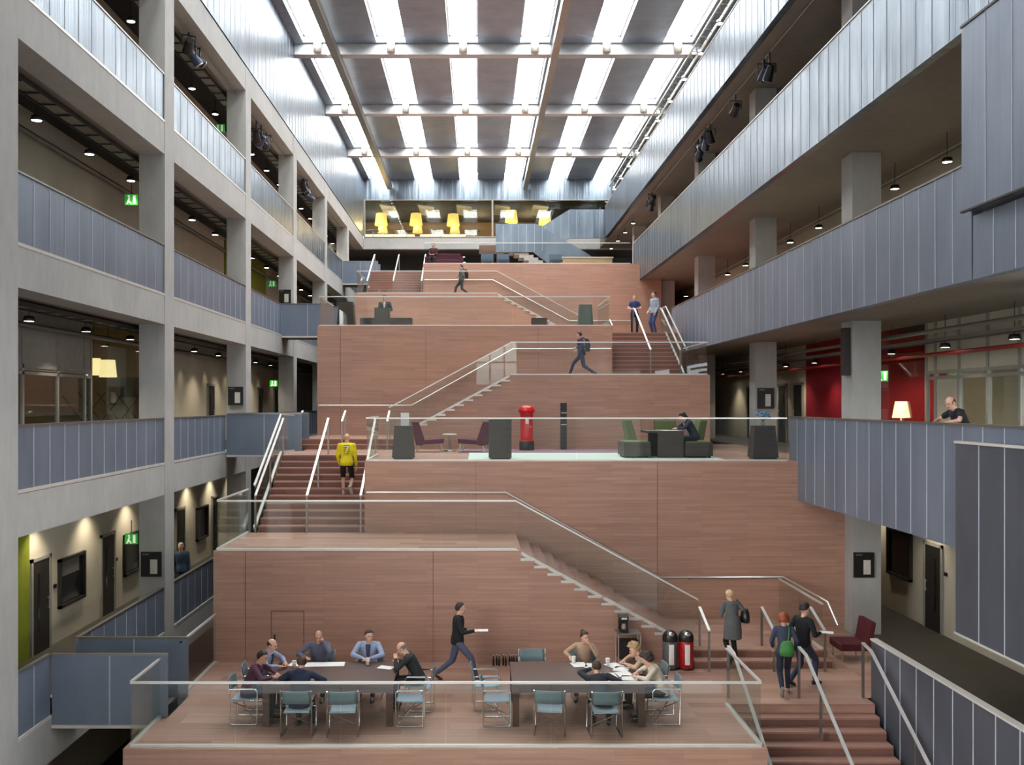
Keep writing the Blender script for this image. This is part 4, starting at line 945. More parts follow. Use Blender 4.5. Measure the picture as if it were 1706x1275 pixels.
mb = MB(); mb.ball((.12, -.17, .75), .018); mb.build('lock', 'steel', pl)
t = thing('magazine_rack', 'slim black magazine tower right of the red post box', 'rack', (wx(939, 30.6), 30.6, L2))
mb = MB(); mb.box(-.1, -.02, .02, .1, .1, 1.5); mb.build('back_panel', 'black', t)
for i in range(9):
    z = .12 + .155 * i; mb = MB(); mb.bx((0, -.05, z), (.18, .1, .012)); mb.bx((0, -.1, z + .02), (.18, .01, .05)); mb.build('shelf', 'dark_frame', t)
for z in (.78, 1.15): mb = MB(); mb.bx((0, -.06, z + .03), (.17, .07, .02)); mb.build('leaflet', 'paper', t)
mb = MB(); mb.box(-.17, -.15, 0, .17, .15, .02); mb.build('base_plate', 'steel_dark', t)
# green seats, benches and dark table at the right end
lounge_chair('green high-backed seat facing right behind the left dark bench', wx(1066, 28.2), 28.2, L2, -90, 'green_fab', 1.0, 'wenge', 'green lounge chairs')
lounge_chair('green high-backed seat facing left behind the reading person', wx(1146, 28.2), 28.2, L2, 90, 'green_fab', 1.0, 'wenge', 'green lounge chairs')
lounge_chair('green seat half hidden beyond the dark table', wx(1112, 29.8), 29.8, L2, 180, 'green_fab', .95, 'wenge', 'green lounge chairs')
def bench(label, x, y, z, w, d, h, mt='wenge', top=None):
    t = thing('block_bench', label, 'bench', (x, y, z), 0, 'dark block benches'); mb = MB(); mb.box(-w / 2, -d / 2, .06, w / 2, d / 2, h); mb.build('carcass', mt, t, bevel=.006)
    for sx in (-1, 1):
        for sy in (-1, 1): mb = MB(); mb.lathe([(.025, 0), (.03, .06)], (sx * (w / 2 - .08), sy * (d / 2 - .08), 0), 10); mb.build('foot', 'black', t)
    if top: mb = MB(); mb.box(-w / 2 + .02, -d / 2 + .02, h, w / 2 - .02, d / 2 - .02, h + .03); mb.build('seat_pad', top, t, bevel=.008)
bench('dark block bench with green pad left of the reading person', wx(1057, 26.4), 26.5, L2, .72, 1.2, .42, 'wenge', 'green_fab')
bench('dark block bench with green pad under the reading person', wx(1158, 26.4), 26.5, L2, .75, 1.2, .42, 'wenge', 'green_fab')
t = thing('reading_table', 'dark slab-ended table with papers before the reading person', 'table', (wx(1111, 26.3) - .1, 26.5, L2)); mb = MB(); mb.box(-.5, -.5, .68, .5, .5, .74); mb.build('tabletop', 'wenge', t, bevel=.005)
mb = MB(); mb.box(-.2, -.5, 0, .5, -.44, .68); mb.build('end_slab', 'wenge', t); mb = MB(); mb.box(-.3, .42, 0, .5, .48, .68); mb.build('end_slab', 'wenge', t)
sheet('open white newspaper before the reading person', wx(1118, 26.3), 26.35, 10, .5, .36, L2 + .741, group='papers on the reading table'); sheet('white sheet behind the newspaper on the reading table', wx(1106, 26.5), 26.8, -5, .3, .22, L2 + .741, group='papers on the reading table')
# ---- suited man terrace (z = L3)
plinth('dark reception block in front of the suited man', wx(637, 35.9), 35.9, L3, .56, .56, .72, .5, 'wenge')
bench('low dark bench left of the suited man', wx(613, 36.4), 36.4, L3, .56, .5, .40); bench('low dark bench right of the suited man', wx(667, 36.4), 36.4, L3, .9, .5, .40)
plinth('dark tapered stand at the left end of the suited man terrace', wx(577, 36.0), 36.0, L3, .66, .52, .95)
M['green_stand'] = plain('green_grey_stand', S(72, 84, 76), .5)
plinth('green-grey tapered stand near the right end of the suited man terrace', wx(975, 36.0), 36.0, L3, .56, .46, .85, .5, 'green_stand')
bench('low dark block at the foot of the profile steps, suited man terrace', wx(898, 36.4), 36.4, L3, .58, .5, .40)
# ---- highest terrace
M['plum'] = plain('plum_sofa_fabric', S(78, 24, 44), .85)
t = thing('sofa', 'plum sofa on the highest terrace behind the glass', 'sofa', (wx(740, 50.6), 50.6, L4)); mb = MB(); mb.box(-.85, -.35, .18, .85, .4, .44); mb.build('seat', 'plum', t, bevel=.04); mb = MB(); mb.box(-.85, .28, .3, .85, .48, .85); mb.build('backrest', 'plum', t, bevel=.04)
for s in (-.92, .92): mb = MB(); mb.box(s - .09, -.36, .12, s + .09, .48, .6); mb.build('armrest', 'plum', t, bevel=.03)
for sx in (-.8, .8):
    for sy in (-.3, .4): mb = MB(); mb.tube((sx, sy, 0), (sx, sy, .2), .02, 8); mb.build('leg', 'black', t)
bn = ['blue-grey easy chair on the highest terrace right of the plum sofa', 'blue-grey easy chair on the highest terrace before the clad staircase', 'blue-grey easy chair below the clad staircase slope']
M['slate_fab'] = plain('slate_upholstery', S(70, 84, 100), .85)
for px, l in zip((812, 838, 926), bn): lounge_chair(l, wx(px, 50.4), 50.4, L4, 180, 'slate_fab', .8, 'steel', 'slate lounge chairs')
t = thing('reception_counter', 'low wood-fronted counter with lit top on the highest terrace', 'counter', (wx(976, 54), 54, L4)); mb = MB(); mb.box(-1.45, -.3, 0, 1.45, .3, 1.05); mb.build('counter_body', 'room_warm', t); mb = MB(); mb.box(-1.5, -.35, 1.05, 1.5, .35, 1.1); mb.build('worktop', 'white', t)
# ================================================================ PEOPLE
def remesh(mb, voxel, smooth=3):
    me = mb.mesh('tmp'); o = bpy.data.objects.new('tmp', me); COL.objects.link(o)
    r = o.modifiers.new('r', 'REMESH'); r.mode = 'VOXEL'; r.voxel_size = voxel; r.use_smooth_shade = True
    s = o.modifiers.new('s', 'SMOOTH'); s.factor = .5; s.iterations = smooth
    dg = bpy.context.evaluated_depsgraph_get(); dg.update()
    out = bpy.data.meshes.new_from_object(o.evaluated_get(dg))
    bpy.data.objects.remove(o); bpy.data.meshes.remove(me); return out
def append_mesh(dst, me):
    """add an evaluated mesh to a builder"""
    dst.add([v.co.copy() for v in me.vertices], [tuple(p.vertices) for p in me.polygons], True)
def capsule(mb, p, q, r0, r1, n=10):
    p, q = V(p), V(q); d = q - p
    if d.length < 1e-4: d = V((0, 0, 1e-3))
    d.normalize(); u = d.orthogonal().normalized(); w = d.cross(u); rings = []
    for t in (-1, -.7, 0): c = math.sqrt(max(0, 1 - t * t)); rings.append(mb.ring(p + d * (t * r0), u, w, max(.002, r0 * c), max(.002, r0 * c), n))
    for t in (0, .7, 1): c = math.sqrt(max(0, 1 - t * t)); rings.append(mb.ring(q + d * (t * r1), u, w, max(.002, r1 * c), max(.002, r1 * c), n))
    mb.loft(rings)
def ik(a, t, l1, l2, pole):
    a, t = V(a), V(t); d = t - a; D = min(d.length, (l1 + l2) * .998); d = d.normalized(); t = a + d * D
    x = (l1 * l1 - l2 * l2 + D * D) / (2 * D); h = math.sqrt(max(0, l1 * l1 - x * x))
    p = V(pole); p = p - d * p.dot(d); p = p.normalized() if p.length > 1e-4 else d.orthogonal().normalized()
    return a + d * x + p * h, t
SKIN = [plain('skin_fair', S(214, 168, 146), .55, 0, .04), plain('skin_warm', S(196, 146, 120), .55, 0, .04)]
M['eye'] = plain('eye_dark', S(30, 24, 22), .2); M['lip'] = plain('lip', S(160, 92, 84), .5)
def cloth(r, g, b): return plain('cloth_%d_%d_%d' % (r, g, b), S(r, g, b), .85, 0, .12, 9, .15)
def person(label, loc, rot, H=1.75, ph=None, lean=0, side=0, twist=0, yaw=0, pitch=0, hands=None, feet=None, knee=None, elbow=None,
           top=(60, 60, 60), sleeve='long', hem='hip', legs=(50, 55, 70), short=False, shoes=(30, 28, 28), hair=(50, 40, 34), style='short', skin=0, vox=.011, name='person', shirt=None, female=False, curl=.5):
    """local frame: faces +y, x to the right. hands/feet: targets (right, left) in that frame, in metres"""
    k = H / 1.75; t = thing(name, label, 'person', loc, rot); X, Y, Z = V((1, 0, 0)), V((0, 1, 0)), V((0, 0, 1))
    ph = (ph if ph is not None else .94 * k)
    pel = V((0, 0, ph)); rt = Matrix.Rotation(R(-lean), 3, 'X') @ Matrix.Rotation(R(side), 3, 'Y'); tw = rt @ Matrix.Rotation(R(twist), 3, 'Z')
    up = rt @ Z; mid = pel + up * .13 * k
    rt2 = Matrix.Rotation(R(-lean * 1.25), 3, 'X') @ Matrix.Rotation(R(side), 3, 'Y') @ Matrix.Rotation(R(twist), 3, 'Z')
    up2 = rt2 @ Z; chest = mid + up2 * .2 * k; neck = mid + up2 * .37 * k
    sh = [chest + rt2 @ V((s * (.165 if female else .185) * k, -.01, .11 * k)) for s in (1, -1)]
    hip = [pel + V((s * .09 * k, 0, -.05 * k)) for s in (1, -1)]
    rh = Matrix.Rotation(R(-lean * .55), 3, 'X') @ Matrix.Rotation(R(twist * .6 + yaw), 3, 'Z') @ Matrix.Rotation(R(-pitch), 3, 'X')
    hc = neck + (up2 * .5 + rh @ Z * .5).normalized() * .062 * k + rh @ V((0, .03, .07)) * k
    if hands is None: hands = [(.24 * k, .06, .82 * k), (-.24 * k, .06, .82 * k)]
    if feet is None: feet = [(.1, 0, .0), (-.1, 0, 0)]
    elbow = elbow or [(.5, -.7, -.6), (-.5, -.7, -.6)]; knee = knee or [(.05, 1, .1), (-.05, 1, .1)]
    el, wr, kn, an = [], [], [], []
    for i in (0, 1):
        e, w = ik(sh[i], hands[i], .285 * k, .265 * k, elbow[i]); el.append(e); wr.append(w)
        a, b = ik(hip[i], V(feet[i][:3]) + V((0, 0, .085)), .435 * k, .42 * k, knee[i]); kn.append(a); an.append(b)
    # ---- body: one fused surface from head to feet
    f = .82; mb = MB()
    def torso(mb, g, zlo=-.1, top_ext=True):
        secs = [(pel + V((0, 0, zlo * k)), .13, .10, Matrix.Identity(3)), (pel, .155, .115, Matrix.Identity(3)), (mid, .14, .105, rt), (chest, .16, .115, rt2), (chest + up2 * .1 * k, .17, .105, rt2), (neck - up2 * .015 * k, .085, .075, rt2)]
        if g > 0: secs[0] = (secs[0][0], .162, .128, secs[0][3]); secs[1] = (secs[1][0], .168, .130, secs[1][3])
        if female: secs = [(c, a * (.97 if i < 2 else .88), b * .95, r) for i, (c, a, b, r) in enumerate(secs)]
        mb.loft([mb.ring(c, r @ X, r @ Y, (a + g) * k, (b + g) * k, 16) for c, a, b, r in secs])
    torso(mb, -.02)
    for i in (0, 1):
        fa = f if sleeve == 'long' else 1
        capsule(mb, sh[i], el[i], .048 * k * f, .040 * k * fa); capsule(mb, el[i], wr[i], .040 * k * fa, .027 * k)
        fl = f if not short else 1
        capsule(mb, hip[i], kn[i], .078 * k * f, .055 * k * fl); capsule(mb, kn[i], an[i], .054 * k * fl, .037 * k)
        fy = V(feet[i][3]) if len(feet[i]) > 3 else V((0, 1, 0)); capsule(mb, an[i] - V((0, 0, .03)), an[i] + fy * .12 * k - V((0, 0, .045)), .035, .028)
        d = (wr[i] - el[i]).normalized(); n = V((0, 0, -1)) if abs(d.z) < .8 else V((1 if i else -1, 0, 0)); n = (n - d * n.dot(d)).normalized(); s = d.cross(n)
        m3 = Matrix((s, d, n)).transposed(); mb.ball(wr[i] + d * .05 * k, (.042 * k, .055 * k, .018 * k), m3, 12, 8); capsule(mb, wr[i], wr[i] + d * .03, .026 * k, .024 * k)
    capsule(mb, neck - up2 * .03, hc - rh @ V((0, .01, .05)) * k, .060 * k, .056 * k)
    mb.ball(hc + rh @ V((0, -.012, .022)) * k, V((.077, .094, .098)) * k, rh, 16, 12); mb.ball(hc + rh @ V((0, .018, -.04)) * k, V((.060, .068, .075)) * k, rh, 14, 10)
    capsule(mb, hc + rh @ V((0, .083, .018)) * k, hc + rh @ V((0, .104, -.016)) * k, .010 * k, .016 * k); capsule(mb, hc + rh @ V((-.035, .074, .034)) * k, hc + rh @ V((.035, .074, .034)) * k, .012 * k, .012 * k)
    for s in (-1, 1): mb.ball(hc + rh @ V((s * .077, -.005, .0)) * k, V((.012, .022, .033)) * k, rh, 10, 6)
    mb.ball(hc + rh @ V((0, .062, -.088)) * k, V((.026, .024, .02)) * k, rh, 10, 6)
    me = remesh(mb, min(vox, .0095), 2); body = MB(); append_mesh(body, me); bpy.data.meshes.remove(me)
    # fingers: four unequal bent chains and a thumb off the side of each palm
    for i in (0, 1):
        d = (wr[i] - el[i]).normalized(); n = V((0, 0, -1)) if abs(d.z) < .8 else V((1 if i else -1, 0, 0)); n = (n - d * n.dot(d)).normalized(); s = d.cross(n)
        for j, (o, L) in enumerate(((-.029, .066), (-.010, .076), (.010, .072), (.028, .056))):
            p = wr[i] + d * .088 * k + s * o * k; a1 = R(25 * curl * 2); a2 = R(55 * curl * 2); sp = s * o * .6
            p1 = p + (d * math.cos(a1) + n * math.sin(a1) + sp) * L * .5 * k; p2 = p1 + (d * math.cos(a2) + n * math.sin(a2)) * L * .5 * k
            body.smooth = True; body.path([p - d * .02, p, p1, p2], .0085 * k, 6)
        ts = -1 if s.dot(rt2 @ X) * (1 if i == 0 else -1) > 0 else 1
        p = wr[i] + d * .03 * k + s * ts * .034 * k; q = p + (d * .7 + s * ts * .7 + n * .25).normalized() * .035 * k; body.path([p - s * ts * .015, p, q, q + (d * .9 + s * ts * .15 + n * .35).normalized() * .03 * k], .0095 * k, 6)
    body.m = 1
    for s in (-1, 1): body.ball(hc + rh @ V((s * .031, .083, .016)) * k, V((.013, .009, .008)) * k, rh, 8, 6)
    body.m = 2; body.ball(hc + rh @ V((0, .082, -.052)) * k, V((.024, .010, .007)) * k, rh, 10, 6)
    body.build('body', [SKIN[skin], 'eye', 'lip'], t)
    # ---- clothing
    mb = MB(); g = .012 if hem == 'hip' else .02; zl = -.1 if hem == 'hip' else -.12; seated = ph < .7
    torso(mb, g, zl)
    for i in (0, 1):
        capsule(mb, chest + up2 * .115 * k, sh[i] - up2 * .012 * k, .066 * k, .060 * k); capsule(mb, neck - up2 * .03 * k, sh[i] + (neck - sh[i]) * .3 + up2 * .0, .05 * k, .05 * k)
        if sleeve == 'long': capsule(mb, sh[i], el[i], .062 * k, .052 * k); capsule(mb, el[i], wr[i] - (wr[i] - el[i]).normalized() * .015, .051 * k, .038 * k)
        elif sleeve == 'rolled': capsule(mb, sh[i], el[i], .062 * k, .052 * k); capsule(mb, el[i], el[i].lerp(wr[i], .3), .052 * k, .048 * k)
        else: capsule(mb, sh[i], sh[i].lerp(el[i], .55), .064 * k, .060 * k)
    if hem == 'coat': mb.loft([mb.ring(pel + V((0, yy, z * k)), X, Y, a * k, b * k, 18) for z, yy, a, b in ((.16, .02, .165, .125), (.02, .0, .19, .145), (-.14, .01, .205, .165), (-.32, .02, .215, .19), (-.36, .02, .2, .17))])
    if hem == 'hood': capsule(mb, neck + rt2 @ V((-.05, -.07, -.02)), neck + rt2 @ V((.05, -.07, -.02)), .055, .055)
    me = remesh(mb, vox + .003, 4); c = MB(); append_mesh(c, me); bpy.data.meshes.remove(me)
    nm = {'coat': 'coat', 'hood': 'hoodie'}.get(hem, 'shirt'); c.build(nm, cloth(*top), t)
    if shirt:   # shirt front showing between the lapels
        mb = MB(); mb.loft([[p + rt2 @ V((0, b, 0)) for p in (cc + rt2 @ V((-w, 0, 0)) * k, cc + rt2 @ V((w, 0, 0)) * k, cc + rt2 @ V((w, .02, 0)) * k, cc + rt2 @ V((-w, .02, 0)) * k)] for cc, w, b in ((mid + up2 * .02, .012, .115 * k), (chest, .035, .125 * k), (neck - up2 * .02, .05, .085 * k))], True, True); mb.build('shirt_front', cloth(*shirt), t)
    mb = MB(); mb.loft([mb.ring(pel + V((0, 0, z * k)), X, Y, a * k, b * k, 14) for z, a, b in ((.05, .138, .104), (0, .156, .12), (-.08, .148, .118))])
    for i in (0, 1):
        capsule(mb, hip[i], kn[i], .092 * k, .068 * k)
        if not short: capsule(mb, kn[i], an[i] + (kn[i] - an[i]).normalized() * .02, .066 * k, .050 * k)
    me = remesh(mb, vox + .003, 3); c = MB(); append_mesh(c, me); bpy.data.meshes.remove(me); c.build('shorts' if short else 'trousers', cloth(*legs), t)
    for i in (0, 1):
        fy = (V(feet[i][3]) if len(feet[i]) > 3 else V((0, 1, 0))).normalized(); b = an[i] - V((0, 0, .085)); mb = MB(); dn = V((0, 0, -1)) if abs(fy.z) < .5 else V((0, -.7, -.7)); un = (dn - fy * dn.dot(fy)).normalized(); s = fy.cross(un)
        o = an[i] + un * .045; rings = []
        for y, wd, hh in ((-.075, .02, .035), (-.06, .036, .045), (0, .04, .045), (.08, .045, .036), (.15, .042, .028), (.185, .022, .016)):
            rings.append(mb.ring(o + fy * y * k + un * (.04 - hh), s, un, wd * k, hh, 12))
        mb.loft(rings); mb.build('shoe', plain('shoe_%d_%d_%d' % tuple(shoes), S(*shoes), .5), t)
    # ---- hair: a shell that rises above the scalp only where hair grows
    if style != 'none':
        mb = MB(); mb.ball((0, 0, 0), (1, 1, 1), None, 36, 26); col = plain('hair_%d_%d_%d' % tuple(hair), S(*hair), .6, 0, .4, 60, .4)
        for v in mb.v:
            d = v.normalized(); x, y, z = d
            base = V((x * .077, y * .094, z * .098)); low = {'short': -.72, 'bun': -.6, 'long': -1.1, 'curly': -.75, 'hat': -.3}.get(style, -.5); sd = {'short': -.36, 'long': -.9, 'curly': -.55, 'hat': -.05, 'bun': -.3}.get(style, 0)
            keys = ((-1.01, low), (-.35, low + .05), (-.05, sd), (.22, max(sd, -.4) + .34), (.5, .46), (1.01, .64))
            for (ya, la), (yb, lb_) in zip(keys, keys[1:]):
                if ya <= y <= yb: line = la + (lb_ - la) * (y - ya) / (yb - ya)
            if style == 'bald': s = min(1, max(0, (.45 - .5 * max(0, y + .2) - z) / .12)) * min(1, max(0, (z + .5) / .15)) * min(1, max(0, (.48 - y) / .15))
            else: s = min(1, max(0, (z - line + .04 * math.sin(x * 14)) / .09))
            th = {'short': .010, 'bald': .006, 'bun': .013, 'long': .02, 'curly': .042, 'hat': .02}[style]
            if style == 'curly': th += .026 * math.sin(x * 11) * math.sin(y * 10 + 1) * math.sin(z * 11 + .5)
            if style == 'short': th += .006 * math.sin(x * 9 + 2) * math.sin(y * 8) + .008 * max(0, y) * max(0, z)
            off = -.012 + (th + .012) * s
            v.x, v.y, v.z = base + d * off
        if style == 'bun': mb.ball((0, -.075, .085), (.042, .042, .038), None, 12, 8)
        if style == 'long': mb.loft([mb.ring(V((0, y, z)), X, Y, a, b, 16) for z, y, a, b in ((.03, -.03, .08, .07), (-.06, -.05, .085, .06), (-.15, -.065, .08, .045), (-.19, -.07, .055, .025))])
        if style == 'hat': mb.loft([mb.ring(V((0, -.01, z)), X, Y, a, a * 1.1, 18) for z, a in ((.03, .09), (.08, .09), (.12, .075), (.135, .03))])
        mb.v = [hc + rh @ ((p + V((0, -.012, .022))) * k) for p in mb.v]
        mb.build('woolly_hat' if style == 'hat' else 'hair', col, t)
    return dict(root=t, wr=wr, el=el, sh=sh, chest=chest, neck=neck, hc=hc, rt2=rt2, pel=pel, k=k)
def to_world(p, v):
    r = p['root']; return V(r.location) + Matrix.Rotation(r.rotation_euler.z, 3, 'Z') @ V(v)
SIT = dict(ph=.53)
def seated(label, x, y, rot, z=0, **kw):
    kw.setdefault('feet', [(.13, .42, 0), (-.13, .42, 0)]); kw.setdefault('ph', .58); kw.setdefault('curl', .1)
    return person(label, (x, y, z), rot, **kw)
TZ = .825
# -- left table
seated('seated man in a plum jumper at the near left corner of the left table', -4.20, 17.55, -88, lean=20, yaw=-18, pitch=6, hands=[(.16, .46, TZ), (-.1, .50, TZ)], elbow=[(.95, -.25, -.12), (-.95, -.25, -.12)], top=(84, 50, 70), legs=(58, 66, 84), hair=(34, 26, 24), style='short', skin=1)
seated('seated balding man in pale blue shirt and dark tie, left end of left table', -4.16, 18.4, -98, lean=16, yaw=-10, pitch=8, hands=[(.2, .42, TZ), (-.08, .46, TZ)], elbow=[(.95, -.25, -.12), (-.95, -.25, -.12)], top=(148, 160, 190), legs=(44, 48, 60), hair=(48, 40, 36), style='bald', shirt=(60, 60, 70))
seated('seated man in a slate shirt holding a hand to his face, behind the left table', -3.15, 19.12, 180, lean=10, yaw=8, pitch=12, hands=[(.22, .34, TZ), (-.10, .22, 1.12)], elbow=[(.9, -.3, -.4), (-.7, .2, -.9)], top=(94, 96, 116), legs=(50, 52, 60), hair=(70, 54, 44), style='bald', skin=1)
seated('seated dark-haired man in a light blue shirt holding a cup, behind the left table', -2.16, 19.12, 178, lean=8, yaw=26, pitch=4, hands=[(.07, .42, .83), (-.08, .42, .83)], elbow=[(.95, -.25, -.12), (-.95, -.25, -.12)], top=(150, 164, 194), legs=(50, 52, 60), hair=(60, 46, 38), style='short', shirt=(70, 74, 96))
seated('seated bald man in a black jacket leaning on the left table', -1.12, 18.3, 88, lean=24, yaw=0, pitch=16, hands=[(.14, .42, TZ + .02), (-.06, .44, .93)], elbow=[(.9, -.2, -.5), (-.9, -.2, -.5)], top=(36, 40, 42), legs=(40, 42, 48), hair=(120, 110, 100), style='bald')
seated('seated man in a navy hoodie with his back to the camera', -3.15, 16.9, -6, lean=14, yaw=10, pitch=6, hands=[(.2, .40, TZ), (-.2, .40, TZ)], elbow=[(.95, -.25, -.12), (-.95, -.25, -.12)], top=(34, 42, 66), hem='hood', legs=(40, 44, 54), hair=(72, 48, 36), style='short')
# -- right table
seated('seated woman in a beige jumper with a hair bun, hand at her mouth', 2.12, 19.12, 170, H=1.66, curl=.4, lean=8, yaw=40, pitch=2, hands=[(.26, .36, TZ), (-.12, .24, 1.06)], elbow=[(.9, -.3, -.4), (-.7, .2, -.9)], top=(170, 142, 118), legs=(50, 46, 44), hair=(62, 44, 36), style='bun', female=True)
seated('seated woman with curly blonde hair bent over the papers', 3.3, 18.4, 94, H=1.66, lean=24, yaw=6, pitch=16, hands=[(.2, .46, TZ), (-.1, .46, TZ)], elbow=[(.95, -.25, -.12), (-.95, -.25, -.12)], top=(190, 160, 136), legs=(44, 46, 54), hair=(176, 146, 104), style='curly', female=True)
seated('seated dark-haired woman in a cream top writing at the right table', 3.38, 17.55, 86, H=1.68, lean=22, yaw=-4, pitch=16, hands=[(.14, .46, TZ), (-.14, .46, TZ)], elbow=[(.95, -.25, -.12), (-.95, -.25, -.12)], top=(208, 196, 178), legs=(36, 40, 50), hair=(58, 42, 34), style='curly', female=True)
seated('seated figure in black slumped on the table, head propped on a hand', 2.2, 16.9, -4, H=1.7, lean=36, side=-10, yaw=6, pitch=-6, hands=[(.24, .44, TZ), (-.17, .40, 1.02)], elbow=[(.95, -.2, -.4), (-.9, .3, -.5)], top=(36, 36, 44), legs=(34, 34, 40), hair=(66, 50, 38), style='short')
# -- walkers on the lower terrace
w = person('man in a black top and jeans striding past the tables with a paper', (wx(762, 20.1), 20.1, 0), -90, H=1.76, ph=.87, lean=3, hands=[(.2, .36, 1.08), (-.2, .2, 1.0)], feet=[(.06, .40, 0), (-.06, -.44, .05, (0, .85, -.5))], top=(26, 28, 32), legs=(84, 90, 116), shoes=(60, 48, 40), hair=(46, 36, 32), style='short')
p = to_world(w, w['wr'][0]); sheet('white paper in the hand of the striding man', p.x + .14, p.y, 90, .2, .28, p.z + .012, group='papers carried in hands')
g = person('blonde woman in a grey coat climbing the two low steps', (wx(1218, 21.0), 20.85, .0), 8, H=1.66, ph=1.02, lean=12, yaw=14, pitch=10, hands=[(.2, .14, 1.08), (-.16, .3, 1.16)], feet=[(.09, .05, .165), (-.09, -.12, .22, (0, .7, -.6))], top=(92, 94, 96), hem='coat', legs=(24, 24, 28), shoes=(20, 20, 22), hair=(206, 180, 136), style='short', female=True)
def bag(name, label, cat, p, size, mt, strap_pts, rot=0):
    t = thing(name, label, cat, p, rot); w, d, h = size; mb = MB()
    mb.loft([mb.ring(V((0, 0, z * h)), V((1, 0, 0)), V((0, 1, 0)), w * a, d * b, 16) for z, a, b in ((-.5, .3, .3), (-.45, .48, .48), (-.1, .5, .5), (.3, .42, .36), (.48, .3, .16), (.5, .28, .1))]); mb.build('bag_body', mt, t)
    mb = MB(); mb.path([V(q) - V(p) if rot == 0 else Matrix.Rotation(R(-rot), 3, 'Z') @ (V(q) - V(p)) for q in strap_pts], .011, 6); mb.build('strap', mt, t)
M['bag_black'] = plain('black_leather', S(26, 26, 30), .35); M['bag_green'] = plain('green_bag', S(64, 130, 66), .6)
s0 = to_world(g, g['sh'][0] + V((-.03, 0, .06))); b0_ = to_world(g, g['pel'] + V((.27, -.02, .16)))
bag('handbag', 'black shoulder bag on the grey-coated woman', 'bag', b0_, (.2, .3, .3), 'bag_black', [b0_ + V((0, -.08, .12)), s0 + V((.02, -.07, 0)), s0 + V((.0, 0, .03)), s0 + V((.02, .08, -.02)), b0_ + V((0, .08, .12))])
r_ = person('woman with a ginger bob in a navy jacket carrying a green bag', (wx(1308, 19.2), 19.25, 0), -10, H=1.62, ph=.86, lean=12, yaw=-12, pitch=12, hands=[(.22, .14, .82), (-.2, .2, .86)], feet=[(.07, .02, 0), (-.09, -.38, .10, (0, .6, -.8))], top=(54, 60, 82), legs=(34, 42, 60), shoes=(150, 140, 130), hair=(152, 72, 42), style='curly', female=True)
b1 = to_world(r_, r_['pel'] + V((.02, -.24, .08))); s1 = to_world(r_, r_['sh'][0] + V((-.06, -.09, .05)))
bag('shoulder_bag', 'green bag slung across the back of the ginger-haired woman', 'bag', b1, (.3, .16, .3), 'bag_green', [b1 + V((.02, .02, .13)), b1.lerp(s1, .5) + V((0, -.05, .03)), s1, s1 + V((-.0, .12, .02))])
d_ = person('person in black with a dark woolly hat walking beside the ginger-haired woman', (wx(1338, 19.7), 19.75, 0), -60, H=1.78, ph=.9, lean=4, yaw=-10, hands=[(.2, .3, 1.08), (-.2, .1, .9)], feet=[(.08, .28, 0), (-.08, -.26, .04, (0, .9, -.4))], top=(24, 26, 32), legs=(50, 60, 84), shoes=(30, 30, 36), hair=(40, 32, 30), style='hat')
p = to_world(d_, d_['wr'][0]); sheet('white paper held by the person in the dark woolly hat', p.x + .13, p.y, 70, .2, .27, p.z + .012, group='papers carried in hands')
# -- stairs with the yellow shirt
y_ = person('bald man in a yellow shirt and black shorts climbing the staircase', (wx(577, 26.0), 26.05, 3.15), 6, H=1.8, ph=1.06, lean=8, yaw=-6, pitch=6, hands=[(.27, .10, .86), (-.2, .2, 1.0)], feet=[(.1, -.18, .30, (.3, .45, -.8)), (-.09, .08, .168)], knee=[(.15, 1, .1), (-.05, 1, .1)], top=(228, 206, 20), legs=(24, 24, 28), short=True, shoes=(190, 190, 192), hair=(190, 150, 132), style='none')
M['print'] = plain('dark_print', S(60, 66, 30), .8)
try:   # the number printed across the shirt
    cu = bpy.data.curves.new('number', 'FONT'); cu.body = '7'; cu.size = .30; cu.extrude = .002; cu.align_x = 'CENTER'; tmp = bpy.data.objects.new('number', cu); COL.objects.link(tmp)
    dg = bpy.context.evaluated_depsgraph_get(); me = bpy.data.meshes.new_from_object(tmp.evaluated_get(dg)); mb = MB(); c0 = y_['chest']
    for v in me.vertices: v.co = c0 + y_['rt2'] @ V((v.co.x, -.134 + .35 * v.co.x ** 2 + v.co.z, v.co.y - .13))
    append_mesh(mb, me); bpy.data.objects.remove(tmp); o = mb.build('shirt_number', 'white', y_['root'])
except Exception as ex: print('number', ex)
mb = MB()
for i in range(5): mb.bx(y_['chest'] + y_['rt2'] @ V((0, -.129, .09 - .055 * i)), (.17 - .012 * abs(i - 2), .006, .012), y_['rt2'])
mb.build('shirt_stripes', 'print', y_['root'])
# -- corridor and upper floors
person('grey-haired man in a blue jacket in the lowest left corridor', (-8.75, 28.3, 0), -160, H=1.76, lean=4, yaw=-20, top=(62, 84, 104), legs=(36, 40, 50), hair=(180, 172, 164), style='short', vox=.013)
person('bald man in a dark T-shirt leaning on the balustrade of the red-walled gallery', (9.03, 17.75, L2), 90, H=1.76, ph=.93, lean=22, yaw=20, pitch=14, hands=[(.2, .52, 1.12), (-.2, .50, 1.12)], elbow=[(.95, -.25, -.12), (-.95, -.25, -.12)], sleeve='short', top=(30, 30, 40), legs=(40, 42, 50), hair=(60, 50, 46), style='bald', vox=.012)
seated('dark-haired person in a navy jacket reading at the dark table', wx(1157, 26.5), 26.45, 90, L2, lean=24, yaw=0, pitch=22, hands=[(.16, .50, .80), (-.14, .50, .80)], elbow=[(.95, -.25, -.12), (-.95, -.25, -.12)], top=(34, 40, 60), legs=(30, 32, 40), hair=(36, 28, 26), style='long', shirt=(220, 222, 226), vox=.013)
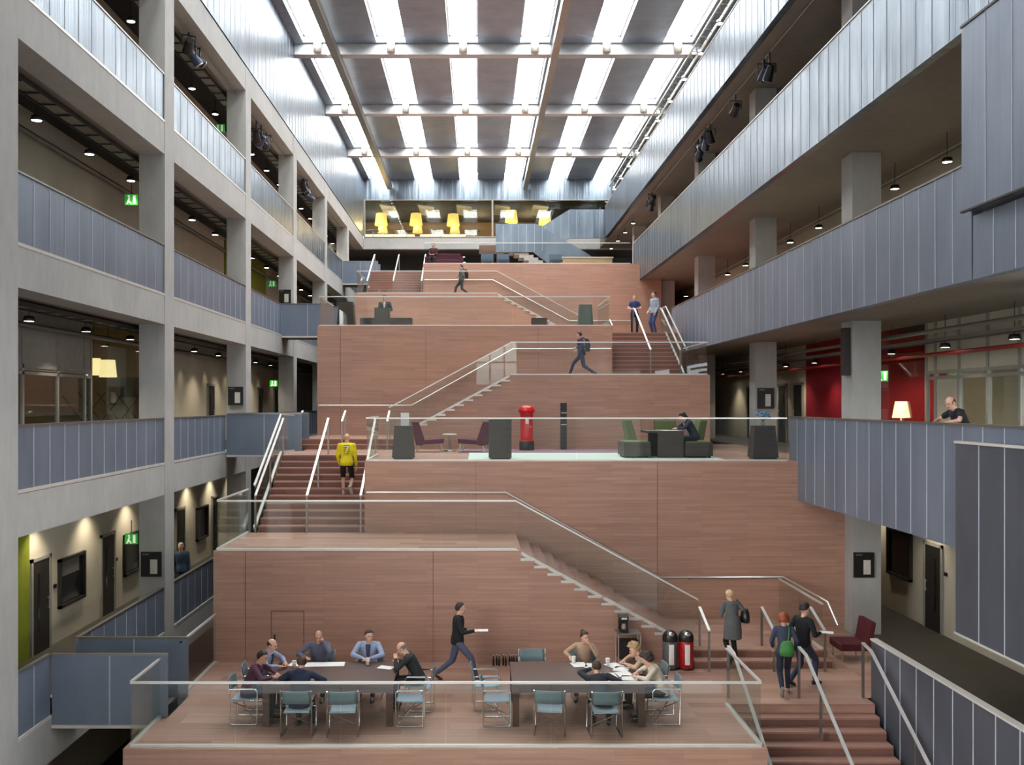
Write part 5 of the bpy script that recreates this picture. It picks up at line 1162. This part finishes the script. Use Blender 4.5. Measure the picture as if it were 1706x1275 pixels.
bk = person('person in navy with a rucksack striding along the middle walkway', (wx(969, 33.4), 33.4, T25), 82, H=1.72, ph=.84, lean=6, hands=[(.2, .16, .95), (-.2, .18, 1.0)], feet=[(.06, .42, 0), (-.06, -.42, .06, (0, .85, -.5))], top=(40, 44, 84), legs=(44, 50, 88), hair=(54, 44, 50), style='short', vox=.014)
M['pack'] = plain('dark_rucksack', S(34, 36, 50), .8)
def rucksack(per, label):
    t = thing('rucksack', label, 'bag', to_world(per, per['chest'] + V((0, -.245, -.06))), math.degrees(per['root'].rotation_euler.z)); mb = MB(); mb.loft([mb.ring(V((0, y, z)), V((1, 0, 0)), V((0, 1, 0)), a, b, 14) for z, y, a, b in ((-.22, 0, .1, .06), (-.2, 0, .14, .09), (0, 0, .15, .1), (.15, .01, .13, .08), (.22, .03, .07, .04))]); mb.build('pack_body', 'pack', t)
    for s in (-.1, .1): mb = MB(); mb.path([(s, .06, .17), (s, .14, .25), (s, .25, .22), (s, .33, .08), (s * 1.2, .3, -.1), (s * 1.3, .1, -.18)], .016, 6); mb.build('shoulder_strap', 'pack', t)
rucksack(bk, 'dark rucksack on the navy walker of the middle walkway')
bk2 = person('person in a grey-green top with a rucksack walking along the highest walkway', (wx(769, 47.2), 47.2, T35), 84, H=1.72, ph=.86, hands=[(.2, .22, 1.05), (-.2, .1, .9)], feet=[(.06, .36, 0), (-.06, -.36, .05, (0, .85, -.5))], top=(84, 96, 92), legs=(50, 56, 60), hair=(60, 56, 52), style='short', vox=.015)
rucksack(bk2, 'black rucksack on the walker of the highest walkway')
person('woman in a royal blue top at the top of the right stairs, hands folded', (wx(1057, 39.4), 39.4, L3), 176, H=1.66, hands=[(.06, .2, 1.02), (-.06, .21, 1.04)], elbow=[(.8, -.3, -.4), (-.8, -.3, -.4)], sleeve='short', top=(44, 56, 112), legs=(30, 30, 38), hair=(160, 128, 104), style='short', female=True, vox=.014)
person('man in a pale shirt and jeans standing opposite the woman in blue', (wx(1090, 39.5), 39.5, L3), 120, H=1.82, hands=[(.2, .14, .98), (-.2, .1, .9)], top=(150, 162, 176), legs=(62, 82, 124), hair=(56, 46, 42), style='short', vox=.014)
seated('man in a dark suit and white shirt seated behind the dark block', wx(641, 36.9), 36.9, 176, L3, hands=[(.08, .24, 1.0), (-.2, .3, .72)], top=(30, 32, 38), legs=(30, 32, 38), hair=(44, 36, 32), style='short', shirt=(224, 226, 230), vox=.014)
seated('person in plum sitting at the left end of the plum sofa', wx(722, 50.5), 50.5, 170, L4, hands=[(.1, .3, .7), (-.1, .3, .7)], top=(70, 26, 40), legs=(44, 30, 36), hair=(40, 30, 28), style='short', vox=.016)
SKY = 17.5; EXPO = 0.14; LAMPK = 2.2
# ================================================================ LIGHT
w = bpy.data.worlds.new('world'); scene.world = w; w.use_nodes = True; nt = w.node_tree
bg = nt.nodes['Background']
tc = nt.nodes.new('ShaderNodeTexCoord'); sp = nt.nodes.new('ShaderNodeSeparateXYZ'); nt.links.new(tc.outputs['Generated'], sp.inputs[0])
rp = nt.nodes.new('ShaderNodeValToRGB'); e = rp.color_ramp.elements     # overcast sky, brighter overhead, dull ground below the horizon
e[0].position = .46; e[0].color = (.10, .10, .105, 1); e[1].position = .51; e[1].color = (.30, .32, .35, 1)
e2 = rp.color_ramp.elements.new(.55); e2.color = (1.0, .99, .975, 1)
mp = nt.nodes.new('ShaderNodeMapRange'); mp.inputs['From Min'].default_value = -1; mp.inputs['From Max'].default_value = 1
nt.links.new(sp.outputs['Z'], mp.inputs['Value']); nt.links.new(mp.outputs[0], rp.inputs[0])
nz = nt.nodes.new('ShaderNodeTexNoise'); nz.inputs['Scale'].default_value = 3.0; nt.links.new(tc.outputs['Generated'], nz.inputs['Vector'])
mx = nt.nodes.new('ShaderNodeMixRGB'); mx.blend_type = 'MULTIPLY'; mx.inputs[0].default_value = .35
nt.links.new(rp.outputs[0], mx.inputs[1]); nt.links.new(nz.outputs['Fac'], mx.inputs[2]); nt.links.new(mx.outputs[0], bg.inputs['Color'])
bg.inputs['Strength'].default_value = SKY
def arealight(name, loc, sx, sy, rot, portal=True, energy=0, col=(1, 1, 1)):
    l = bpy.data.lights.new(name, 'AREA'); l.shape = 'RECTANGLE'; l.size = sx; l.size_y = sy; l.energy = energy; l.color = col
    o = bpy.data.objects.new(name, l); COL.objects.link(o); o.location = loc; o.rotation_euler = rot
    if portal: l.cycles.is_portal = True
    return o
for bi in range(len(BEAMY)):
    y0 = BEAMY[bi] + .45; y1 = BEAMY[bi + 1] - .3 if bi + 1 < len(BEAMY) else 65.4
    if y0 < 12: continue
    for x0, x1 in XO:
        if y0 < 22 and x0 > 1: continue
        arealight('skylight_portal', ((x0 + x1) / 2, (y0 + y1) / 2, ROOF + .55), x1 - x0, y1 - y0, (0, 0, 0))
arealight('facade_portal', (1.3, -3.95, 8.6), 3, 3.2, (R(-90), 0, 0))
def spot(x, y, z, p, ang=110):
    l = bpy.data.lights.new('gallery_lamp', 'SPOT'); l.energy = p * LAMPK; l.spot_size = R(ang); l.spot_blend = .7; l.shadow_soft_size = .08; l.color = (1, .86, .66)
    o = bpy.data.objects.new('gallery_lamp', l); COL.objects.link(o); o.location = (x, y, z)
for s_ in spots: spot(*s_)
for x, y, z, p_ in points:
    l = bpy.data.lights.new('cafe_lamp', 'POINT'); l.energy = p_; l.shadow_soft_size = .3; l.color = (1, .72, .38)
    o = bpy.data.objects.new('cafe_lamp', l); COL.objects.link(o); o.location = (x, y, z)
vs = scene.view_settings; vs.view_transform = 'Standard'; vs.look = 'None'; vs.gamma = 1.0; vs.use_curve_mapping = False; vs.exposure = EXPO
scene.display_settings.display_device = 'sRGB'
cy = scene.cycles
cy.max_bounces = 8; cy.diffuse_bounces = 4; cy.glossy_bounces = 4; cy.transparent_max_bounces = 20; cy.transmission_bounces = 4
cy.sample_clamp_indirect = 6.0; cy.caustics_reflective = False; cy.caustics_refractive = False
cy.use_adaptive_sampling = True; cy.adaptive_threshold = .03
cy.use_denoising = True
